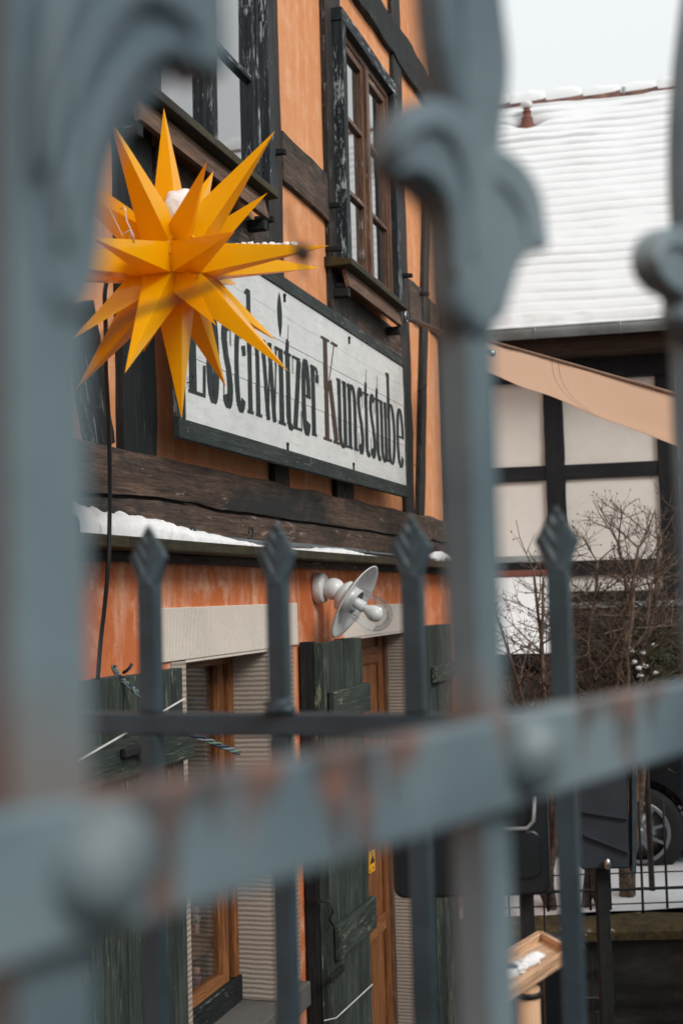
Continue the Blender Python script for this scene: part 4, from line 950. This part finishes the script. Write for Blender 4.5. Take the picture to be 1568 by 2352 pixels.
# ridge tiles with snow
rz = rp(RL, 0).z; ry = rp(RL, 0).y
x = XL-.2; k = 0
while x < XR:
    L_ = .42; m = MB(BM)
    m.grid(lambda a, b: (x+L_*a*1.03, ry+.02+.14*math.cos(math.pi*b), rz-.02+(.10+.035*(a))*math.sin(math.pi*b)), 6, 10); m.build('ridge_tile', M_RIDGE, roof)
    m = MB(BM); hs_ = .03+.05*random.random(); sd_ = random.random()*30
    m.grid(lambda a, b: (x+.01+L_*(1.0)*a, ry+.02+.13*math.cos(math.pi*(.08+.84*b)), rz-.02+.11*math.sin(math.pi*b)+(.05+hs_)*(math.sin(math.pi*b)**.4 if 0 < b < 1 else 0)*(math.sin(math.pi*(.03+.94*a))**.25)*(1+.25*noise.noise(Vector((a*3+sd_, b*3, 0))))), 12, 12); m.build('ridge_snow', M_RSNOW, roof)
    x += L_*.985; k += 1
# vent pipe
m = MB(BM); vb = rp(vs_-.08, vx); D = .115
m.lathe([(r_*.46, h_*.5) for r_, h_ in [(.175, -.3), (.17, .08), (.135, .24), (.14, .255), (.14, .275), (.10, .29), (.09, .40), (.108, .405), (.108, .43), (.08, .44), (.075, .50)]], vb, (0, 0, 1), 20); vp = m.build('vent_pipe', M_TERRA, roof)
m = MB(BM); m.lathe([(r_*.46, h_*.5) for r_, h_ in [(.075, .50), (.135, .52), (.145, .60), (.13, .63), (0, .65)]], vb, (0, 0, 1), 20); m.build('vent_cap', M_WHITE, vp)
m = MB(BM); px_, s_ = roof_hit(1433, 240); m.lathe([(.02, -.1), (.02, .20), (0, .21)], rp(s_, px_), (0, 0, 1), 12); m.build('small_pipe', M_ZINC, roof)
# gutter
m = MB(BM); m.grid(lambda a, b: (XL-.2+(XR-XL+.2)*a, yo-.07-.075*math.cos(math.pi*b), zo-.02-.085*math.sin(math.pi*b)), 4, 12, smooth=True)
m.tube([(XL-.2, yo-.145, zo-.018), (XR, yo-.145, zo-.018)], .012, 8)
gu = m.build('gutter', M_ZINC, far); sm = gu.modifiers.new('s', 'SOLIDIFY'); sm.thickness = .004
x = XL
while x < XR: m = MB(BM); m.tube([(x, yo-.07-.081*math.cos(math.pi*b/10), zo-.02-.091*math.sin(math.pi*b/10)) for b in range(0, 9)], .008, 6); m.build('gutter_bracket', M_ZINC, gu); x += .78

# unseen house, added right of the courtyard to shade the yard
NB_ = thing('shade_house', Matrix.Translation((5.2, -1.5, 0)), 'grey rendered house with snowy roof, added out of view to shade the courtyard', 'house')
P_GREY = plaster('plaster_grey', (.28, .285, .285), (.34, .34, .335), (.22, .225, .225), .3)
m = MB(); m.box(4.6, 11, -7, 5.6, 0, 4.3); m.build('wall', P_GREY, NB_)
m = MB(); m.prism([(4.1, -7.3, 4.2), (11.5, -7.3, 4.2), (7.8, -7.3, 6.4)], [(4.1, 5.9, 4.2), (11.5, 5.9, 4.2), (7.8, 5.9, 6.4)]); m.build('roof', M_SNOW, NB_)
for zz in (1.5,):
    for k in range(5):
        y0 = -6+2.3*k; m = MB(); m.box(4.54, 4.62, y0, y0+1.0, zz, zz+1.4); wf = m.build('window', W_CASE, NB_, .004); m = MB(); m.box(4.53, 4.55, y0+.09, y0+.91, zz+.09, zz+1.31); m.build('pane', M_PANE, wf)
# lean-to with snowy roof in front of the far building
lx0, lz0 = bl_(1040, 1506, 1.6); lx1, lz1 = bl_(1277, 1322, .1)
lean = thing('lean_to', BM @ Matrix.Translation((lx0, -1.6, .6)), 'low lean-to with a bright snowy roof edged by red tiles behind the bush', 'shed')
x1 = bl_(1277, 1400, .9)[0]; zt2 = bl_(1200, 1324, .1)[1]; zb2 = bl_(1200, 1507, 1.6)[1]
m = MB(BM); m.grid(lambda a, b: (-2.4+(x1+2.4)*a, -1.62+1.55*b, zb2+.02+(zt2-zb2)*b+.02*noise.noise(Vector((a*8, b*5, 0)))+.03*math.sin(math.pi*b)), 30, 20); m.build('roof_snow', M_SNOW, lean)
m = MB(BM); m.prism([(-2.4, -1.62, zb2), (x1+.02, -1.62, zb2), (x1+.02, -.02, zt2), (-2.4, -.02, zt2)], [(-2.4, -1.62, zb2-.08), (x1+.02, -1.62, zb2-.08), (x1+.02, -.02, zt2-.08), (-2.4, -.02, zt2-.08)]); m.build('roof', W_FAR, lean)
m = MB(BM); m.box(-2.4, x1-.05, -.14, -.04, zt2+.0, zt2+.06); m.build('ridge_tiles', M_TERRA, lean, .01)
m = MB(BM); m.box(-2.4, x1-.05, -1.5, -.14, .55, zb2-.09); m.build('wall', M_RUBBLE, lean)
m = MB(BM); m.box(-2.4, x1-.05, -.038, -.001, zt2+.03, zt2+.20); m.build('flashing', M_ZINC, lean)

# dark hedge / thicket mass at the foot of the building
m = MB()
for k in range(1500):
    px = random.uniform(1060, 1640); Y = random.uniform(11.6, 12.7); top = .66+random.random()**.6*1.25
    b = at(px, 1370, Y); z = random.uniform(.64, top); q = Vector((b.x, b.y, z)); d = Vector((random.gauss(0, .5), random.gauss(0, .4), abs(random.gauss(.7, .5)))).normalized()*random.uniform(.12, .4)
    m.beam(q, q+d, .006, .006, (1, .3, 0))
tag(m.build('thicket', M_BRANCH2, origin=(3, 10, .65)), 'dense dark brown thicket of twigs at the foot of the cream building', 'thicket', kind='stuff')

# ================================================================== SHRUBS
def shrub(base, targets, lab, seed, r0=.030, dens=1.25, mat=M_BRANCH, name='bare_shrub'):
    random.seed(seed); root = thing(name, Matrix.Translation(base), lab, 'shrub', 'bare shrubs behind the garden wall')
    tw = MB()
    def grow(p, d, L, r, lev):
        n = 5 if lev < 2 else 3; P = [Vector(p)]; dd = d.normalized()
        for i in range(n):
            dd = (dd+Vector((random.gauss(0, .13), random.gauss(0, .10), random.gauss(.03, .10)))).normalized(); P.append(P[-1]+dd*(L/n))
        tw.tube(P, [r*(1-.55*i/n) for i in range(n+1)], 5 if lev < 2 else 4, False)
        if lev >= 4: 
            if random.random() < .6: tw.blob(P[-1], r*2.2, r*2.2, r*3.2, 0, 5, 3)
            return
        k = int((3 if lev < 2 else 2.6)*dens+random.random())
        for j in range(k):
            t = random.uniform(.35, 1); idx = min(n, max(1, int(t*n))); nd = (dd*.7+Vector((random.gauss(0, .75), random.gauss(0, .5), random.gauss(.15, .5)))).normalized()
            grow(P[idx], nd, L*random.uniform(.45, .72), max(.0022, r*.60*(1-.3*t)), lev+1)
    for (tx, lev0) in targets:
        b = Vector(base)+Vector((random.gauss(0, .05), random.gauss(0, .05), 0)); tx = Vector(tx); v = tx-b; n = 9; P = []; dx = dy = 0
        for i in range(n+1):
            t = i/n; P.append(b+v*t+Vector((dx, dy, 0))*(1-t*.6)); dx += random.gauss(0, .045); dy += random.gauss(0, .04)
        m = MB(); m.tube(P, [r0*(1-.68*i/n) for i in range(n+1)], 7); m.build('stem', mat, root)
        for i in range(5, n+1):
            for _ in range(3 if random.random() < .7*dens else 3):
                grow(P[i], (v.normalized()*.35+Vector((random.gauss(0, .85), random.gauss(0, .5), random.gauss(.25, .45)))).normalized(), random.uniform(.22, .50)*(1.15-.3*i/n), max(.004, r0*.40*(1-.5*i/n)), lev0+1)
    tw.build('twigs', mat, root); return root
SY = 8.75
def gb(px, Y=SY): q = at(px, 1400, Y); return Vector((q.x, q.y, .64))
shrub(gb(1235), [(at(1150, 1430, SY-.2), 1), (at(1226, 1330, SY), 1), (at(1290, 1400, SY+.1), 1), (at(1195, 1310, SY+.1), 2)], 'bare brown shrub in front of the snowy lean-to roof', 3, .026, 1.25)
shrub(gb(1330), [(at(1440, 1330, SY), 1), (at(1480, 1260, SY), 1), (at(1395, 1290, SY+.2), 1), (at(1330, 1280, SY), 2)], 'bare shrub with reddish slanting stems right of the fourth spear tip', 5, .030, 1.3)
shrub(gb(1420, SY+.2), [(at(1420, 1250, SY+.2), 1), (at(1500, 1240, SY+.3), 1), (at(1560, 1340, SY+.1), 1), (at(1470, 1340, SY), 1), (at(1380, 1400, SY), 1)], 'tallest bare shrub with the densest crown at the right', 9, .032, 1.35)
# trunks below, standing on the wall
# evergreen tuft with snow
rt = thing('evergreen_bush', Matrix.Translation(gb(1470, 9.1)), 'small dark evergreen bush with flecks of snow at the right', 'bush')
m = MB(); c0 = at(1470, 1510, 9.1)
random.seed(4)
for k in range(1800):
    q = c0+Vector((random.gauss(0, .17), random.gauss(0, .16), random.gauss(-.05, .17))); d = Vector((random.gauss(0, 1), random.gauss(0, 1), random.gauss(-.2, .6))).normalized()*.07
    m.add([q, q+d+Vector((0, 0, .008)), q+d*1.2, q+d-Vector((0, 0, .008))], [(0, 1, 2, 3)])
m.build('foliage', M_HEDGE, rt); m = MB(); m.tube([gb(1470, 9.1), c0+Vector((0, 0, .1))], .02, 6); m.build('stem', M_BRANCH2, rt)
m = MB()
for px, py in ((1440, 1487), (1450, 1496), (1475, 1500), (1455, 1520), (1465, 1535), (1480, 1530), (1500, 1482), (1505, 1545), (1468, 1552)): m.blob(at(px, py, 8.85), .022, .02, .014, .3, 8, 6, px)
tag(m.build('snow_clump', M_SNOW), 'flecks of snow on the small evergreen bush', 'snow', kind='stuff')

# ================================================================== RETAINING WALL, GARDEN FENCE, CAR
m = MB(); m.grid(lambda a, b: (-4+14*a, 8.33+.05*noise.noise(Vector((a*40, b*7, 0)))+.03*noise.noise(Vector((a*150, b*25, 0))), .60*b-.02), 140, 16); 
m.box(-4, 10, 8.42, 8.75, 0, .55); rw = m.build('retaining_wall', M_RUBBLE, origin=(2, 8.5, 0)); tag(rw, 'dark rough stone garden wall below the snowy ground', 'wall')
m = MB(); m.grid(lambda a, b: (-4+14*a, 8.27+.36*b, .60+.055*math.sin(math.pi*b)**.5+.02*noise.noise(Vector((a*30, b*3, 0)))), 140, 8)
m.grid(lambda a, b: (-4+14*a, 8.27+.01*noise.noise(Vector((a*60, 0, 0))), .555+.05*b), 140, 2); m.build('coping', M_MOSS, rw)
# mesh garden fence on top
gf = thing('garden_fence', Matrix.Translation(at(1400, 2040, 8.5)), 'low dark wire garden fence standing on the stone wall', 'fence')
zf = at(1400, 2045, 8.5).z
for i, px in enumerate((1166, 1212, 1257, 1303, 1354, 1400, 1474, 1530, 1590)):
    b = at(px, 2050, 8.5); m = MB(); bott = zf-.12 if i % 3 else .62; m.tube([(b.x, b.y, bott), (b.x, b.y, zf+.55)], .008, 6); m.build('upright', M_IRON, gf)
for dz, r_ in ((0, .011), (.1, .005), (-.09, .005)):
    p, q = at(1080, 2052, 8.49), at(1640, 2036, 8.49); m = MB(); m.tube([(p.x, p.y, zf+dz), (q.x, q.y, zf+dz+.01)], r_, 6); m.build('wire', M_IRON, gf)
# car behind
cy = 10.1; wc = at(1466, 1912, cy); 
CM = frame(Vector((wc.x, cy, .68)), R(-14))
car = thing('parked_car', CM, 'dark parked car with spoked alloy wheel beyond the garden fence', 'car')
wr = .335; wz = wc.z-.68
m = MB(CM); m.lathe([(.225, -.02), (.30, -.02), (wr, .0), (wr, .16), (.30, .19), (.2, .19)], (0, .02, wz), (0, 1, 0), 36); wh = m.build('wheel', M_TYRE, car)
m = MB(CM)
m.lathe([(.205, 0), (.232, -.012), (.236, .02), (.22, .05)], (0, 0, wz), (0, 1, 0), 36)
for k in range(9):
    t = 2*math.pi*k/9+.3; d = Vector((math.cos(t), 0, math.sin(t))); m.beam(Vector((0, .0, wz))+d*.03, Vector((0, .0, wz))+d*.215, .018, .022, (0, 1, 0))
m.lathe([(.045, .01), (.04, -.015), (0, -.018)], (0, 0, wz), (0, 1, 0), 16); m.build('rim', M_RIM, wh)
m = MB(CM); m.lathe([(0, .06), (.2, .06), (.2, .08)], (0, 0, wz), (0, 1, 0), 24); m.build('brake_disc', M_STEEL, wh)
# body with wheel arch: side panel outline
out = [(-.95, .22)]+[(-.40*math.cos(R(a)), wz+.0+.40*math.sin(R(a))) for a in range(-20, 201, 10)][::1]
arch = [(.40*math.cos(R(a)), wz+.40*math.sin(R(a))) for a in range(200, -21, -10)]
side = [(-1.0, .20)]+arch+[(2.9, .20), (3.25, .35), (3.3, .72), (2.6, .92), (1.9, .98), (1.2, 1.40), (.1, 1.45), (-.7, 1.02), (-1.0, .80)]
m = MB(CM); m.prism([(x, .03, z) for x, z in side], [(x, 1.7, z) for x, z in side]); m.build('body', M_CARP, car)
m = MB(CM); m.prism([(x, .018, z) for x, z in ((1.85, 1.0), (1.18, 1.34), (.15, 1.38), (-.45, 1.02))], [(x, .032, z) for x, z in ((1.85, 1.0), (1.18, 1.34), (.15, 1.38), (-.45, 1.02))]); m.build('side_window', M_PANE, car)
w2 = bpy.data.objects.new('wheel', wh.data); col.objects.link(w2); w2.parent = car; w2.location = (2.3, 0, 0)

# ================================================================== THINGS IN THE COURTYARD
# black letter box on a post
def courtyard_box(px0, px1, y0, y1, Y, name, lab, cat, mat, rad, depth=.16):
    a = at(px0, y1, Y); b = at(px1, y0, Y); M = Matrix.Translation(((a.x+b.x)/2, Y, 0)); t = thing(name, M, lab, cat)
    def rr(x0, x1, z0, z1, r):
        P = []
        for cx, cz, s in ((x1-r, z1-r, 0), (x0+r, z1-r, 90), (x0+r, z0+r, 180), (x1-r, z0+r, 270)):
            P += [(cx+r*math.cos(R(s+q)), cz+r*math.sin(R(s+q))) for q in range(0, 91, 15)]
        return P
    P = rr(a.x, b.x, a.z, b.z, rad); m = MB(); m.prism([(x, Y, z) for x, z in P], [(x, Y+depth, z) for x, z in P]); m.build('case', mat, t, .006)
    return t, a, b, rr
t, a, b, rr = courtyard_box(905, 1257, 1800, 2066, 2.6, 'letter_box', 'black letter box with rounded corners on a dark post behind the gate', 'letter box', M_BLACK, .022)
m = MB(); P = rr(a.x+.14, b.x-.018, a.z+.035, a.z+.125, .02); Q = rr(a.x+.144, b.x-.022, a.z+.039, a.z+.121, .018)
m.prism([(x, 2.592, z) for x, z in P], [(x, 2.600, z) for x, z in P]); m.build('lid', M_BLACK, t, .003)
m = MB(); m.tube([(a.x+.15, 2.585, a.z+.13), (b.x-.045, 2.585, a.z+.131), (b.x-.032, 2.585, a.z+.145), (b.x-.028, 2.587, a.z+.19)], .004, 8); m.build('handle', M_ZINC, t)
m = MB(); m.box((a.x+b.x)/2+.10, (a.x+b.x)/2+.125, 2.66, 2.69, 0, a.z+.001); m.box(a.x+.035, a.x+.046, 2.63, 2.65, a.z-.22, a.z); m.build('post', M_IRON, t)
t, a, b, rr = courtyard_box(1333, 1436, 1700, 1998, 4.2, 'notice_box', 'dark slate blue metal box with a paler right edge beside the car wheel', 'box', M_BOX2, .010, .2)
m = MB(); m.prism([(b.x+.002, 4.19, a.z-.01), (b.x+.014, 4.19, a.z-.01), (b.x+.030, 4.19, b.z), (b.x+.018, 4.19, b.z)], [(b.x+.002, 4.24, a.z-.01), (b.x+.014, 4.24, a.z-.01), (b.x+.030, 4.24, b.z), (b.x+.018, 4.24, b.z)]); m.build('edge_strip', M_FENCE, t)
for za, zb2_ in ((.10, .05), (.17, .155)): m = MB(); m.beam((a.x+.01, 4.19, a.z+za+.01), (b.x-.004, 4.19, a.z+zb2_), .012, .004, (0, 1, 0)); m.build('rib', M_BOX2, t)
m = MB(); m.box(a.x+.06, a.x+.10, 4.27, 4.31, 0, a.z-.001); m.build('post', M_IRON, t, .004); m = MB(); m.blob((a.x+.08, 4.18, a.z+.02), .012, .01, .018, 0, 12, 8); m.build('lock', M_STEEL, t)
# wooden feeding tray on a post
Yt = 3.6
pa, pb, pc, pd = at(1150, 2296, 2.18), at(1306, 2194, 2.42), at(1240, 2156, 2.55), at(1095, 2245, 2.30)
tray = thing('bird_table', Matrix.Translation(Vector((at(1213, 2300, 2.32).x, 2.32, 0))), 'pale wooden bird table, tilted tray with rim on a round post', 'bird table')
nrm = (pb-pa).cross(pd-pa).normalized(); nrm = nrm if nrm.z > 0 else -nrm
m = MB(); m.prism([pa, pb, pc, pd], [q-nrm*.012 for q in (pa, pb, pc, pd)]); m.build('tray', W_PALE, tray)
rim = MB()
for p, q in ((pa, pb), (pb, pc), (pc, pd), (pd, pa)): rim.beam(p+nrm*.003, q+nrm*.003, .022, .012, nrm)
rim.build('rim', W_PALE, tray, .002)
m = MB(); pb_ = at(1211, 2275, 2.32); m.tube([(pb_.x, 2.32, 0), (pb_.x, 2.32, (pa.z+pc.z)/2-.022)], .0205, 20); m.build('post', W_PALE, tray)
m = MB(); m.lathe([(.0205, 0), (.024, 0), (.024, .009), (.0205, .009)], (pb_.x, 2.32, pb_.z-.009), (0, 0, 1), 20); m.build('band', M_IRON, tray)
m = MB(); ctr = (pa+pb+pc+pd)/4; e1 = (pb-pa).normalized(); 
for k in range(7): m.blob(ctr+e1*(-.075+.021*k)+nrm*.004+Vector((0, random.gauss(0, .006), 0)), .016, .017, .007, .4, 10, 7, k)
tag(m.build('snow_clump', M_SNOW), 'patchy snow lying in the tray of the wooden bird table', 'snow')
m = MB(); m.blob(ctr+e1*(-.045)+nrm*.010, .012, .011, .006, .3, 10, 7, 30); tag(m.build('seed_dish', M_BLACK), 'small black dish in the snowy tray of the bird table', 'dish')
# wire plant supports
m = MB()
def wtube(P, Y=5.2, r=.0035): m.tube([at(x, y, Y) for x, y in P], r, 5)
wtube([(1246, 1940), (1250, 2150), (1252, 2352)]); wtube([(1180, 2298), (1236, 2297), (1242, 2308)]); wtube([(1290, 2240), (1292, 2305)]); wtube([(1252, 2306), (1340, 2302)]); wtube([(1262, 2410), (1264, 2334), (1320, 2329)])
tag(m.build('plant_support', M_IRON), 'thin bent wire plant support near the bird table', 'wire')
m = MB()
m.tube([at(x, y, 5.4) for x, y in ((1330, 2292), (1380, 2292), (1398, 2312), (1394, 2322), (1368, 2325), (1366, 2410))], .0045, 5); m.tube([at(1357, 2190, 5.4), at(1359, 2292, 5.4), at(1361, 2450, 5.4)], .003, 5)
tag(m.build('plant_support', M_IRON), 'angular wire loop standing in front of the stone wall at right', 'wire')
m = MB(); q = at(1265, 2180, 5.0); m.blob(at(1262, 2172, 5.0), .12, .08, .035, .2, 16, 10, 4); m.box(q.x-.03, q.x+.03, 4.98, 5.04, 0, q.z); tag(m.build('planter', M_BLACK), 'black shallow planter behind the bird table', 'planter')
# snow on the paving
random.seed(21)
m = MB()
for k in range(26):
    px = random.choice((1500, 1480, 1300, 1345, 1180))+random.gauss(0, 22); Y = random.uniform(7.7, 8.2); q = at(px, 2300, Y); m.blob((q.x, q.y, .0), random.uniform(.04, .16), random.uniform(.03, .08), .02, .4, 10, 6, k)
for k in range(60): m.blob((random.uniform(-.2, 4), random.uniform(3, 8), 0), random.uniform(.05, .3), random.uniform(.05, .25), .02, .4, 10, 6, k)
tag(m.build('snow_patches', M_SNOW, origin=(2, 6, 0)), kind='structure')
